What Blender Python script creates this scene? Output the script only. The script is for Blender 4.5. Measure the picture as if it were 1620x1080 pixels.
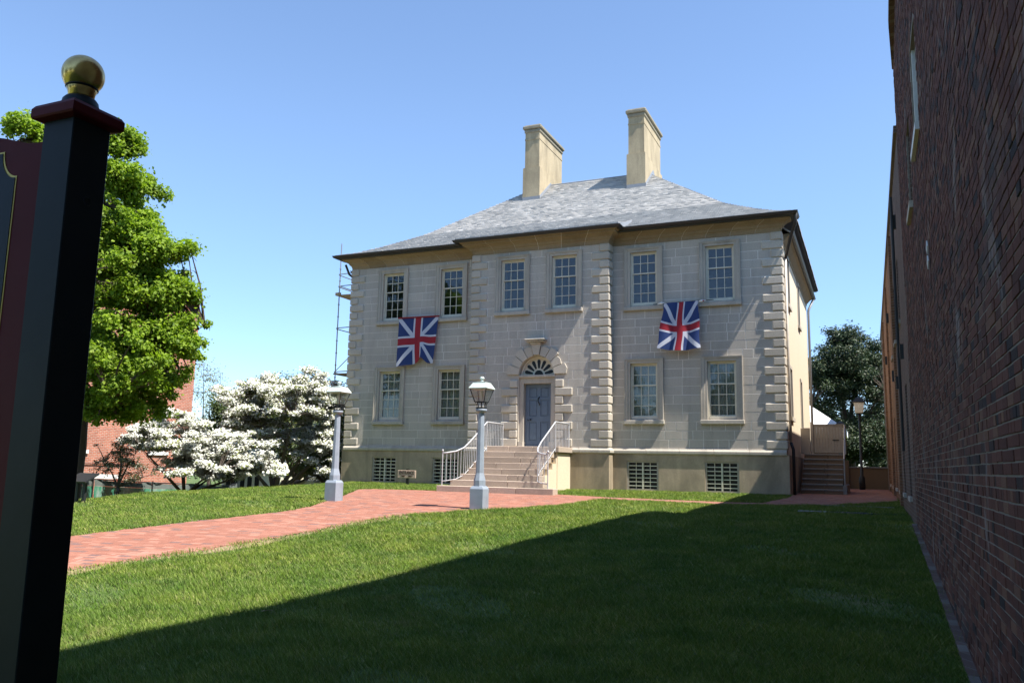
import bpy, math, random
import numpy as np
from mathutils import Vector, Matrix

for _o in list(bpy.data.objects):
    bpy.data.objects.remove(_o)
SC = bpy.context.scene
COL = SC.collection
rng = np.random.default_rng(7)
random.seed(7)
PI = math.pi

# ------------------------------------------------------------------ camera
CAMX, CAMY, CAMZ = 10.5268, -26.7243, 0.7623
_y, _p, _r = math.radians(23.6278), math.radians(8.5621), math.radians(1.1327)
_f = Vector((-math.sin(_y)*math.cos(_p), math.cos(_y)*math.cos(_p), math.sin(_p)))
_R0 = Vector((math.cos(_y), math.sin(_y), 0)); _U0 = _R0.cross(_f)
_R = _R0*math.cos(_r) + _U0*math.sin(_r); _U = -_R0*math.sin(_r) + _U0*math.cos(_r)
cd = bpy.data.cameras.new('camera'); cam = bpy.data.objects.new('camera', cd); COL.objects.link(cam)
cd.sensor_width = 36.0; cd.lens = 1294.18/1620*36
cd.clip_start = 0.05; cd.clip_end = 3000
m = Matrix((( _R.x, _U.x, -_f.x, CAMX), (_R.y, _U.y, -_f.y, CAMY), (_R.z, _U.z, -_f.z, CAMZ), (0, 0, 0, 1)))
cam.matrix_world = m
SC.camera = cam

# ------------------------------------------------------------------ sky, sun, exposure
SUN = Vector((0.575, -0.100, 1.0)).normalized()
w = bpy.data.worlds.new('World'); SC.world = w; w.use_nodes = True
nt = w.node_tree; nt.nodes.clear()
_o = nt.nodes.new('ShaderNodeOutputWorld'); _b = nt.nodes.new('ShaderNodeBackground')
_s = nt.nodes.new('ShaderNodeTexSky'); _s.sky_type = 'NISHITA'; _s.sun_disc = False
_s.sun_elevation = math.asin(SUN.z); _s.sun_rotation = math.atan2(SUN.x, SUN.y)
_s.altitude = 0; _s.air_density = 1.0; _s.dust_density = 0.0; _s.ozone_density = 3.2
_b.inputs['Strength'].default_value = 0.117
_t = nt.nodes.new('ShaderNodeMix'); _t.data_type = 'RGBA'; _t.blend_type = 'MULTIPLY'; _t.inputs[0].default_value = 1.0; _t.inputs[7].default_value = (.985, .985, 1.04, 1)
_c = nt.nodes.new('ShaderNodeTexCoord'); _z = nt.nodes.new('ShaderNodeSeparateXYZ'); nt.links.new(_c.outputs['Generated'], _z.inputs[0])
_k = nt.nodes.new('ShaderNodeValToRGB'); nt.links.new(_z.outputs[2], _k.inputs[0]); _k.color_ramp.interpolation = 'EASE'
_k.color_ramp.elements[0].position = 0.0; _k.color_ramp.elements[0].color = (.64, .74, .90, 1); _k.color_ramp.elements[1].position = .42; _k.color_ramp.elements[1].color = (.985, .985, 1.0, 1)
nt.links.new(_k.outputs[0], _t.inputs[7])
nt.links.new(_s.outputs[0], _t.inputs[6]); nt.links.new(_t.outputs[2], _b.inputs[0]); nt.links.new(_b.outputs[0], _o.inputs[0])
sl = bpy.data.lights.new('sun', 'SUN'); sl.energy = 5.0; sl.angle = math.radians(0.53); sl.color = (1.0, 0.955, 0.89)
so = bpy.data.objects.new('sun', sl); COL.objects.link(so)
so.rotation_euler = SUN.to_track_quat('Z', 'Y').to_euler(); so.location = (40, -10, 60)
vs = SC.view_settings; vs.view_transform = 'Standard'; vs.look = 'None'; vs.gamma = 1; vs.use_curve_mapping = False
vs.exposure = 1.15
SC.render.engine = 'CYCLES'
SC.cycles.max_bounces = 8; SC.cycles.diffuse_bounces = 4; SC.cycles.transparent_max_bounces = 12
SC.cycles.use_denoising = True

# ------------------------------------------------------------------ material helpers
def srgb(h):
    h = h.lstrip('#'); c = [int(h[i:i+2], 16)/255 for i in (0, 2, 4)]
    return tuple(((x/12.92) if x <= .04045 else ((x+.055)/1.055)**2.4) for x in c) + (1,)
class NT:
    def __init__(s, name):
        s.m = bpy.data.materials.new(name); s.m.use_nodes = True
        s.t = s.m.node_tree; s.t.nodes.clear()
        s.out = s.n('ShaderNodeOutputMaterial')
    def n(s, typ, **kw):
        nd = s.t.nodes.new(typ)
        for k, v in kw.items(): setattr(nd, k, v)
        return nd
    def l(s, a, b): s.t.links.new(a, b)
    def val(s, sock, v):
        if isinstance(v, bpy.types.NodeSocket): s.l(v, sock)
        else: sock.default_value = v
    def math(s, op, a, b=0.0, c=0.0, clamp=False):
        nd = s.n('ShaderNodeMath', operation=op, use_clamp=clamp)
        s.val(nd.inputs[0], a); s.val(nd.inputs[1], b); s.val(nd.inputs[2], c)
        return nd.outputs[0]
    def mix(s, f, a, b, typ='MIX'):
        nd = s.n('ShaderNodeMix', data_type='RGBA', blend_type=typ)
        s.val(nd.inputs[0], f); s.val(nd.inputs[6], a); s.val(nd.inputs[7], b)
        return nd.outputs[2]
    def noise(s, vec, scale, detail=4, rough=.55, dist=0.0):
        nd = s.n('ShaderNodeTexNoise'); s.val(nd.inputs['Vector'], vec)
        nd.inputs['Scale'].default_value = scale; nd.inputs['Detail'].default_value = detail
        nd.inputs['Roughness'].default_value = rough; nd.inputs['Distortion'].default_value = dist
        return nd.outputs[0]
    def ramp(s, f, stops):
        nd = s.n('ShaderNodeValToRGB'); s.val(nd.inputs[0], f); e = nd.color_ramp.elements
        e[0].position, e[0].color = stops[0][0], stops[0][1]; e[1].position, e[1].color = stops[-1][0], stops[-1][1]
        for p_, c_ in stops[1:-1]:
            q = e.new(p_); q.color = c_
        return nd.outputs[0]
    def pos(s): return s.n('ShaderNodeNewGeometry').outputs['Position']
    def scalev(s, v, sx, sy, sz):
        nd = s.n('ShaderNodeVectorMath', operation='MULTIPLY'); s.l(v, nd.inputs[0]); nd.inputs[1].default_value = (sx, sy, sz)
        return nd.outputs[0]
    def rand(s):
        a = s.n('ShaderNodeObjectInfo').outputs['Random']; b = s.n('ShaderNodeNewGeometry').outputs['Random Per Island']
        return s.math('FRACT', s.math('ADD', a, b))
    def bump(s, h, st=.3, d=.01):
        nd = s.n('ShaderNodeBump'); s.l(h, nd.inputs['Height']); nd.inputs['Strength'].default_value = st
        nd.inputs['Distance'].default_value = d
        return nd.outputs[0]
    def bsdf(s, col, rough=.8, metal=0.0, normal=None, spec=.3, **kw):
        b = s.n('ShaderNodeBsdfPrincipled'); s.val(b.inputs['Base Color'], col); s.val(b.inputs['Roughness'], rough)
        s.val(b.inputs['Metallic'], metal); b.inputs['Specular IOR Level'].default_value = spec
        if normal is not None: s.l(normal, b.inputs['Normal'])
        s.l(b.outputs[0], s.out.inputs[0]); return b

def g(v): return (v, v, v, 1)
def stone_mat(name, base, var=.25, stain=.35, stainc=(.10, .09, .08, 1), hue2=None, bump=.25, grain=30, rough=.88, stainscale=.8, soft=(.52, .78), streak=0.0):
    N = NT(name); p = N.pos(); r = N.rand()
    c = N.mix(1.0, base, N.ramp(r, [(0, g(1-var)), (1, g(1+var*.55))]), 'MULTIPLY')
    if hue2 is not None:
        r2 = N.math('FRACT', N.math('MULTIPLY', r, 7.31)); c = N.mix(N.math('MULTIPLY', r2, .7), c, hue2)
    n1 = N.noise(p, grain, 6, .65); n2 = N.noise(N.scalev(p, 1, 1, .45), stainscale, 6, .62, .4)
    c = N.mix(1.0, c, N.ramp(n1, [(.25, g(.82)), (.75, g(1.14))]), 'MULTIPLY')
    c = N.mix(N.math('MULTIPLY', N.ramp(n2, [(soft[0], g(0)), (soft[1], g(1))]), stain), c, stainc)
    if streak: c = N.mix(N.math('MULTIPLY', N.ramp(N.noise(N.scalev(p, 1, 1, .1), 3.2, 5, .65, .2), [(.50, g(0)), (.72, g(1))]), streak), c, stainc)
    N.bsdf(c, rough, normal=N.bump(N.math('ADD', n1, N.noise(p, grain*4, 3)), bump, .006)); return N.m
def plain(name, col, rough=.6, metal=0.0, var=.12, scale=8, bump=.08, spec=.4, dirt=0.0):
    N = NT(name); p = N.pos(); n1 = N.noise(p, scale, 6, .6)
    c = N.mix(1.0, col, N.ramp(n1, [(.25, g(1-var)), (.75, g(1+var*.6))]), 'MULTIPLY')
    if dirt: c = N.mix(N.math('MULTIPLY', N.ramp(N.noise(p, scale*.4, 7, .7), [(.5, g(0)), (.72, g(1))]), dirt), c, (.06, .05, .04, 1))
    N.bsdf(c, rough, metal, N.bump(N.noise(p, scale*9, 3), bump, .004), spec); return N.m

M = {}
M['ashlar'] = stone_mat('ashlar_stone', (.47, .425, .36, 1), .10, .4, (.24, .225, .195, 1), hue2=(.42, .385, .335, 1), streak=.4)
M['quoin'] = stone_mat('quoin_stone', (.47, .42, .345, 1), .10, .35, (.2, .175, .14, 1))
M['trim'] = stone_mat('trim_stone', (.45, .405, .335, 1), .06, .55, (.2, .185, .16, 1), stainscale=1.5, streak=.4)
M['mortar'] = stone_mat('pale_mortar', (.68, .64, .57, 1), .0, .45, (.3, .27, .24, 1))
M['sand'] = stone_mat('cornice_sandstone', (.27, .205, .12, 1), .14, .55, (.14, .095, .05, 1), stainscale=2.0)
M['found'] = stone_mat('foundation_stucco', (.44, .345, .235, 1), .0, .8, (.20, .165, .115, 1), stainscale=1.1, soft=(.40, .66), streak=.5)
M['stucco'] = stone_mat('side_stucco', (.62, .52, .38, 1), .0, .25, (.42, .34, .24, 1))
M['chim'] = stone_mat('chimney_stucco', (.43, .355, .235, 1), .0, .55, (.2, .165, .11, 1), stainscale=1.5, soft=(.44, .7), streak=.55)
M['chimcap'] = stone_mat('chimney_cap_stone', (.27, .24, .18, 1), .0, .6, (.09, .08, .065, 1), stainscale=2.5)
M['step'] = stone_mat('step_sandstone', (.44, .355, .28, 1), .16, .4, (.25, .20, .16, 1), stainscale=1.5, bump=.5)
M['cream'] = plain('cream_sash_paint', (.62, .575, .455, 1), .5)
M['bluegrey'] = plain('blue_grey_door_paint', (.115, .155, .205, 1), .45)
M['iron_white'] = plain('white_iron_paint', (.44, .44, .45, 1), .45, dirt=.3, scale=20)
M['lamp_paint'] = plain('pale_blue_grey_paint', (.27, .31, .365, 1), .5, dirt=.25, scale=6)
M['verdigris'] = plain('verdigris_copper', (.50, .57, .53, 1), .5, dirt=.3, scale=12)
M['black_iron'] = plain('black_iron', (.02, .022, .022, 1), .5)
M['black_paint'] = plain('black_green_paint', (.011, .016, .019, 1), .45, scale=5, var=.35, dirt=.2, spec=.22)
M['maroon'] = plain('maroon_paint', (.12, .012, .015, 1), .5, scale=6, spec=.12)
M['navy_panel'] = plain('dark_navy_panel', (.013, .02, .028, 1), .4, spec=.2)
M['goldline'] = plain('gold_leaf_line', (.62, .45, .12, 1), .4, .6)
M['gutter'] = plain('dark_bronze_gutter', (.035, .03, .028, 1), .5)
M['pipe_pale'] = plain('pale_downpipe', (.5, .45, .38, 1), .5)
M['pipe_grey'] = plain('grey_downpipe', (.22, .22, .22, 1), .5)
M['lead'] = plain('lead_flashing', (.24, .26, .29, 1), .55)
M['dark'] = plain('dark_interior', (.018, .018, .018, 1), .9)
M['curtain'] = plain('pale_curtain', (.80, .79, .70, 1), .9, var=.3, scale=14)
M['slab'] = stone_mat('grey_slab', (.24, .23, .21, 1), .1, .4)
M['white_paint'] = plain('white_paint', (.72, .71, .68, 1), .55)
M['gate_paint'] = plain('grey_beige_gate_paint', (.36, .31, .25, 1), .6)
M['tent'] = plain('white_tent_canvas', (.8, .8, .8, 1), .7)
M['sidingy'] = plain('cream_siding', (.66, .62, .47, 1), .7)
M['bark'] = stone_mat('bark', (.085, .065, .05, 1), .1, .5, (.03, .025, .02, 1), grain=18, bump=.8)
M['galv'] = plain('galvanised_tube', (.36, .35, .34, 1), .4, .7)
M['plank'] = plain('scaffold_plank', (.38, .30, .19, 1), .8)
M['steelgrate'] = plain('dark_steel_grate', (.06, .065, .075, 1), .5, .5)
M['grey_wall'] = stone_mat('brown_garden_wall_stone', (.20, .135, .085, 1), .1, .4)
M['sign_wood'] = plain('tan_sign_board', (.50, .36, .27, 1), .7)
M['ink'] = plain('dark_brown_lettering', (.05, .028, .02, 1), .7)
M['slate_dark'] = plain('slate_under', (.06, .065, .07, 1), .8)
M['bulb'] = plain('frosted_lamp_bulb', (.75, .75, .72, 1), .5)

def slate_mat():
    N = NT('roof_slate'); p = N.pos(); r = N.rand()
    c = N.ramp(r, [(0, (.25, .25, .245, 1)), (.12, (.36, .35, .33, 1)), (.85, (.41, .395, .37, 1)), (1, (.47, .455, .43, 1))])
    n = N.noise(p, 1.3, 5, .6); c = N.mix(1.0, c, N.ramp(n, [(.3, g(.86)), (.7, g(1.1))]), 'MULTIPLY')
    N.bsdf(c, .5, normal=N.bump(N.noise(p, 40, 4), .4, .006), spec=.5); return N.m
M['slate'] = slate_mat()

def brickpiece(name, stops, rough=.9, grime=.4, gc=(.09, .08, .075, 1), gs=.7, pale=0.0, bst=.6):
    N = NT(name); p = N.pos(); r = N.rand()
    c = N.ramp(r, stops); n = N.noise(p, 55, 5, .7); n2 = N.noise(p, gs, 7, .68, .6)
    c = N.mix(1.0, c, N.ramp(n, [(.25, g(.72)), (.8, g(1.2))]), 'MULTIPLY')
    c = N.mix(N.math('MULTIPLY', N.ramp(n2, [(.5, g(0)), (.68, g(1))]), grime), c, gc)
    if pale:
        n3 = N.noise(N.scalev(p, 1, 1, .5), 1.9, 5, .6, .5)
        c = N.mix(N.math('MULTIPLY', N.ramp(n3, [(.60, g(0)), (.68, g(1))]), pale), c, (.27, .25, .23, 1))
    N.bsdf(c, rough, normal=N.bump(n, bst, .006), spec=.2); return N.m
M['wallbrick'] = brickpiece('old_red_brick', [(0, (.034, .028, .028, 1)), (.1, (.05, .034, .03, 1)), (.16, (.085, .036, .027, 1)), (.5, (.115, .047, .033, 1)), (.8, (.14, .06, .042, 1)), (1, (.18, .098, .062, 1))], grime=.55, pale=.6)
M['wallmortar'] = stone_mat('old_grey_mortar', (.21, .19, .155, 1), 0, .35, (.11, .1, .09, 1))
M['pathbrick'] = brickpiece('paving_brick', [(0, (.18, .11, .10, 1)), (.07, (.22, .125, .10, 1)), (.15, (.28, .12, .082, 1)), (.7, (.325, .14, .095, 1)), (1, (.38, .195, .14, 1))], grime=.12, gc=(.36, .22, .17, 1), gs=.9, bst=.08)
M['pathsand'] = stone_mat('joint_sand', (.37, .19, .14, 1), 0, .15)
M['greypaver'] = brickpiece('grey_paver', [(0, (.12, .11, .11, 1)), (1, (.24, .22, .21, 1))], grime=.2)

def brickwall(name, c1, c2, mort, sc=1.0, soot=.3, horizontal='y'):
    N = NT(name); p = N.pos(); sep = N.n('ShaderNodeSeparateXYZ'); N.l(p, sep.inputs[0])
    u = N.math('ADD', sep.outputs[0], sep.outputs[1]); cmb = N.n('ShaderNodeCombineXYZ'); N.l(u, cmb.inputs[0]); N.l(sep.outputs[2], cmb.inputs[1])
    b = N.n('ShaderNodeTexBrick'); N.l(cmb.outputs[0], b.inputs['Vector']); b.inputs['Scale'].default_value = 1.0
    b.inputs['Brick Width'].default_value = .215; b.inputs['Row Height'].default_value = .073; b.inputs['Mortar Size'].default_value = .009
    b.inputs['Mortar Smooth'].default_value = .1; b.inputs['Bias'].default_value = 0
    b.inputs['Color1'].default_value = c1; b.inputs['Color2'].default_value = c2; b.inputs['Mortar'].default_value = mort
    n = N.noise(p, .5, 7, .7, .5); n2 = N.noise(p, 2.2, 5, .7)
    c = N.mix(N.math('MULTIPLY', N.ramp(n, [(.46, g(0)), (.68, g(1))]), soot), b.outputs[0], (.10, .07, .06, 1))
    c = N.mix(1.0, c, N.ramp(n2, [(.3, g(.8)), (.7, g(1.15))]), 'MULTIPLY')
    inv = N.math('SUBTRACT', 1.0, b.outputs[1])
    N.bsdf(c, .9, normal=N.bump(N.math('ADD', inv, N.math('MULTIPLY', N.noise(p, 60, 3), .3)), .8, .01), spec=.2); return N.m
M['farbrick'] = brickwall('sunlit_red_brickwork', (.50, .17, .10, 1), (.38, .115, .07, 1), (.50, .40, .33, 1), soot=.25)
M['bouncebrick'] = brickwall('bounce_tinted_brickwork', (.26, .125, .06, 1), (.18, .085, .045, 1), (.25, .18, .12, 1), soot=.5)  # orange bounce light from the house side wall put into the brick colour
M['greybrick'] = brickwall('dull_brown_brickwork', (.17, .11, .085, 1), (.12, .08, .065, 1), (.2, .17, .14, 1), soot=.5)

def glass_mat(name, tint=(.02, .025, .03, 1), tr=.85, rough=.02):
    N = NT(name); gl = N.n('ShaderNodeBsdfGlossy'); gl.inputs['Roughness'].default_value = rough; gl.inputs[0].default_value = (.9, .92, .95, 1)
    tb = N.n('ShaderNodeBsdfTransparent'); tb.inputs[0].default_value = (.8, .83, .82, 1)
    df = N.n('ShaderNodeBsdfDiffuse'); df.inputs[0].default_value = tint
    m1 = N.n('ShaderNodeMixShader'); m1.inputs[0].default_value = tr; N.l(df.outputs[0], m1.inputs[1]); N.l(tb.outputs[0], m1.inputs[2])
    fr = N.n('ShaderNodeLayerWeight'); fr.inputs[0].default_value = .5
    f2 = N.math('ADD', N.math('MULTIPLY', N.math('POWER', fr.outputs['Facing'], 4.0), .85), .055, clamp=True)
    m2 = N.n('ShaderNodeMixShader'); N.l(f2, m2.inputs[0]); N.l(m1.outputs[0], m2.inputs[1]); N.l(gl.outputs[0], m2.inputs[2])
    nb = N.bump(N.noise(N.pos(), 2.0, 2), .06, .02); N.l(nb, gl.inputs['Normal'])
    N.l(m2.outputs[0], N.out.inputs[0]); return N.m
M['glass'] = glass_mat('window_glass')
M['darkglass'] = plain('dark_cellar_glass', (.015, .016, .016, 1), .25, spec=.25)
M['lampglass'] = glass_mat('lamp_glass', (.5, .5, .5, 1), .9)

def gold_mat():
    N = NT('worn_gold'); p = N.pos(); n = N.noise(p, 30, 6, .7); n2 = N.noise(p, 9, 4, .6)
    c = N.mix(N.ramp(n2, [(.42, g(0)), (.62, g(1))]), (.80, .56, .20, 1), (.42, .24, .08, 1))
    N.bsdf(c, N.math('ADD', N.math('MULTIPLY', n,   .22), .13), .9, N.bump(n, .15, .002)); return N.m
M['gold'] = gold_mat()

def upnormal(N, k=.55):
    a = N.n('ShaderNodeVectorMath', operation='SCALE'); N.l(N.n('ShaderNodeNewGeometry').outputs['Normal'], a.inputs[0]); a.inputs['Scale'].default_value = 1-k
    b = N.n('ShaderNodeVectorMath', operation='ADD'); N.l(a.outputs[0], b.inputs[0]); b.inputs[1].default_value = (0, 0, k)
    c = N.n('ShaderNodeVectorMath', operation='NORMALIZE'); N.l(b.outputs[0], c.inputs[0]); return c.outputs[0]
def leaf_mat(name, stops, trans=.45, rough=.55, tcol=None, spec=.3, k=.3):
    N = NT(name); r = N.rand(); p = N.pos()
    c = N.ramp(r, stops); n = N.noise(p, 1.2, 3); c = N.mix(1.0, c, N.ramp(n, [(.3, g(.85)), (.7, g(1.15))]), 'MULTIPLY')
    b = N.n('ShaderNodeBsdfPrincipled'); N.l(c, b.inputs['Base Color']); b.inputs['Roughness'].default_value = rough
    b.inputs['Specular IOR Level'].default_value = spec; N.l(upnormal(N, k), b.inputs['Normal'])
    t = N.n('ShaderNodeBsdfTranslucent'); N.l(N.mix(1.0, c, tcol or (1.15, 1.25, .5, 1), 'MULTIPLY'), t.inputs[0])
    m_ = N.n('ShaderNodeMixShader'); m_.inputs[0].default_value = trans; N.l(b.outputs[0], m_.inputs[1]); N.l(t.outputs[0], m_.inputs[2])
    N.l(m_.outputs[0], N.out.inputs[0]); return N.m
M['maple'] = leaf_mat('maple_leaf', [(0, (.12, .20, .016, 1)), (.5, (.20, .30, .026, 1)), (1, (.30, .40, .05, 1))], .5)
M['petal'] = leaf_mat('white_petal', [(0, (.72, .72, .62, 1)), (.5, (.84, .84, .78, 1)), (1, (.86, .86, .82, 1))], .4, tcol=(1, 1, .92, 1), k=.7)
M['dogleaf'] = leaf_mat('fresh_leaf', [(0, (.12, .15, .03, 1)), (1, (.26, .28, .09, 1))], .5)
M['magnolia'] = leaf_mat('dark_glossy_leaf', [(0, (.018, .035, .014, 1)), (.7, (.035, .06, .025, 1)), (1, (.075, .085, .035, 1))], .12, .5, spec=.3)
M['bgleaf'] = leaf_mat('mixed_green_leaf', [(0, (.04, .065, .02, 1)), (1, (.09, .12, .035, 1))], .35)
M['budleaf'] = leaf_mat('pale_bud_leaf', [(0, (.16, .17, .08, 1)), (1, (.26, .25, .13, 1))], .4)
M['twigleaf'] = leaf_mat('brownish_leaf', [(0, (.07, .06, .03, 1)), (.8, (.12, .11, .05, 1)), (1, (.6, .6, .5, 1))], .3)
def grass_mat():
    N = NT('grass_blade'); r = N.rand(); p = N.pos()
    c = N.ramp(r, [(0, (.08, .14, .014, 1)), (.5, (.145, .23, .030, 1)), (.86, (.24, .31, .085, 1)), (1, (.42, .40, .20, 1))])
    n = N.noise(p, 1.4, 6, .72); n2 = N.noise(p, .35, 3)
    c = N.mix(1.0, c, N.ramp(n, [(.3, (.55, .72, .55, 1)), (.7, (1.35, 1.18, 1.15, 1))]), 'MULTIPLY')
    c = N.mix(1.0, c, N.ramp(n2, [(.35, (.85, .92, .85, 1)), (.65, (1.12, 1.06, 1.0, 1))]), 'MULTIPLY')
    dry = N.ramp(N.noise(p, 1.7, 5, .7, .4), [(.58, g(0)), (.72, g(1))])
    c = N.mix(N.math('MULTIPLY', dry, .65), c, (.27, .24, .10, 1))
    b = N.n('ShaderNodeBsdfPrincipled'); N.l(c, b.inputs['Base Color']); b.inputs['Roughness'].default_value = .6; b.inputs['Specular IOR Level'].default_value = .2; N.l(upnormal(N, .6), b.inputs['Normal'])
    t = N.n('ShaderNodeBsdfTranslucent'); N.l(N.mix(1.0, c, (1.1, 1.2, .5, 1), 'MULTIPLY'), t.inputs[0])
    m_ = N.n('ShaderNodeMixShader'); m_.inputs[0].default_value = .3; N.l(b.outputs[0], m_.inputs[1]); N.l(t.outputs[0], m_.inputs[2])
    N.l(m_.outputs[0], N.out.inputs[0]); return N.m
M['grass'] = grass_mat()
def lawn_mat():
    N = NT('turf_and_soil'); p = N.pos()
    c = N.ramp(N.noise(p, 1.1, 6, .7), [(.3, (.05, .085, .02, 1)), (.55, (.08, .12, .03, 1)), (.72, (.28, .23, .12, 1))])
    N.bsdf(c, .95, normal=N.bump(N.noise(p, 30, 5), .8, .02)); return N.m
M['lawn'] = lawn_mat()
M['dirt'] = stone_mat('dry_tan_soil', (.29, .21, .12, 1), 0, .35, (.14, .16, .05, 1), stainscale=4)
def net_mat():
    N = NT('green_netting'); p = N.pos()
    sep = N.n('ShaderNodeSeparateXYZ'); N.l(p, sep.inputs[0])
    n = N.noise(p, .9, 5, .7); n2 = N.noise(N.scalev(p, 1, 1, .3), 5, 4)
    c = N.ramp(N.math('ADD', n, N.math('MULTIPLY', n2, .25)), [(.42, (.02, .13, .08, 1)), (.62, (.035, .24, .14, 1)), (.78, (.30, .38, .33, 1))])
    b = N.n('ShaderNodeBsdfPrincipled'); N.l(c, b.inputs['Base Color']); b.inputs['Roughness'].default_value = .8
    t = N.n('ShaderNodeBsdfTransparent'); m_ = N.n('ShaderNodeMixShader'); m_.inputs[0].default_value = .03
    N.l(b.outputs[0], m_.inputs[1]); N.l(t.outputs[0], m_.inputs[2]); N.l(m_.outputs[0], N.out.inputs[0]); return N.m
M['net'] = net_mat()
M['greynet'] = plain('grey_green_mesh', (.12, .14, .125, 1), .8, dirt=.4, scale=2)

def flag_mat():
    N = NT('union_flag_cloth'); uv = N.n('ShaderNodeUVMap'); sep = N.n('ShaderNodeSeparateXYZ'); N.l(uv.outputs[0], sep.inputs[0])
    U = N.math('SUBTRACT', sep.outputs[0], .5); V = N.math('SUBTRACT', sep.outputs[1], .5)
    au = N.math('ABSOLUTE', U); av = N.math('ABSOLUTE', V)
    d = N.math('ABSOLUTE', N.math('SUBTRACT', au, av))
    cr = N.math('MINIMUM', au, av)
    whi = N.math('MAXIMUM', N.math('LESS_THAN', d, .062), N.math('LESS_THAN', cr, .115))
    red = N.math('LESS_THAN', cr, .073)
    c = N.mix(whi, (.018, .045, .17, 1), (.60, .62, .70, 1)); c = N.mix(red, c, (.36, .012, .025, 1))
    b = N.n('ShaderNodeBsdfPrincipled'); N.l(c, b.inputs['Base Color']); b.inputs['Roughness'].default_value = .65
    t = N.n('ShaderNodeBsdfTranslucent'); N.l(c, t.inputs[0]); m_ = N.n('ShaderNodeMixShader'); m_.inputs[0].default_value = .25
    N.l(b.outputs[0], m_.inputs[1]); N.l(t.outputs[0], m_.inputs[2]); N.l(m_.outputs[0], N.out.inputs[0]); return N.m
M['flag'] = flag_mat()
M['flagred'] = plain('red_flag_hem', (.25, .012, .02, 1), .7)

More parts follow.
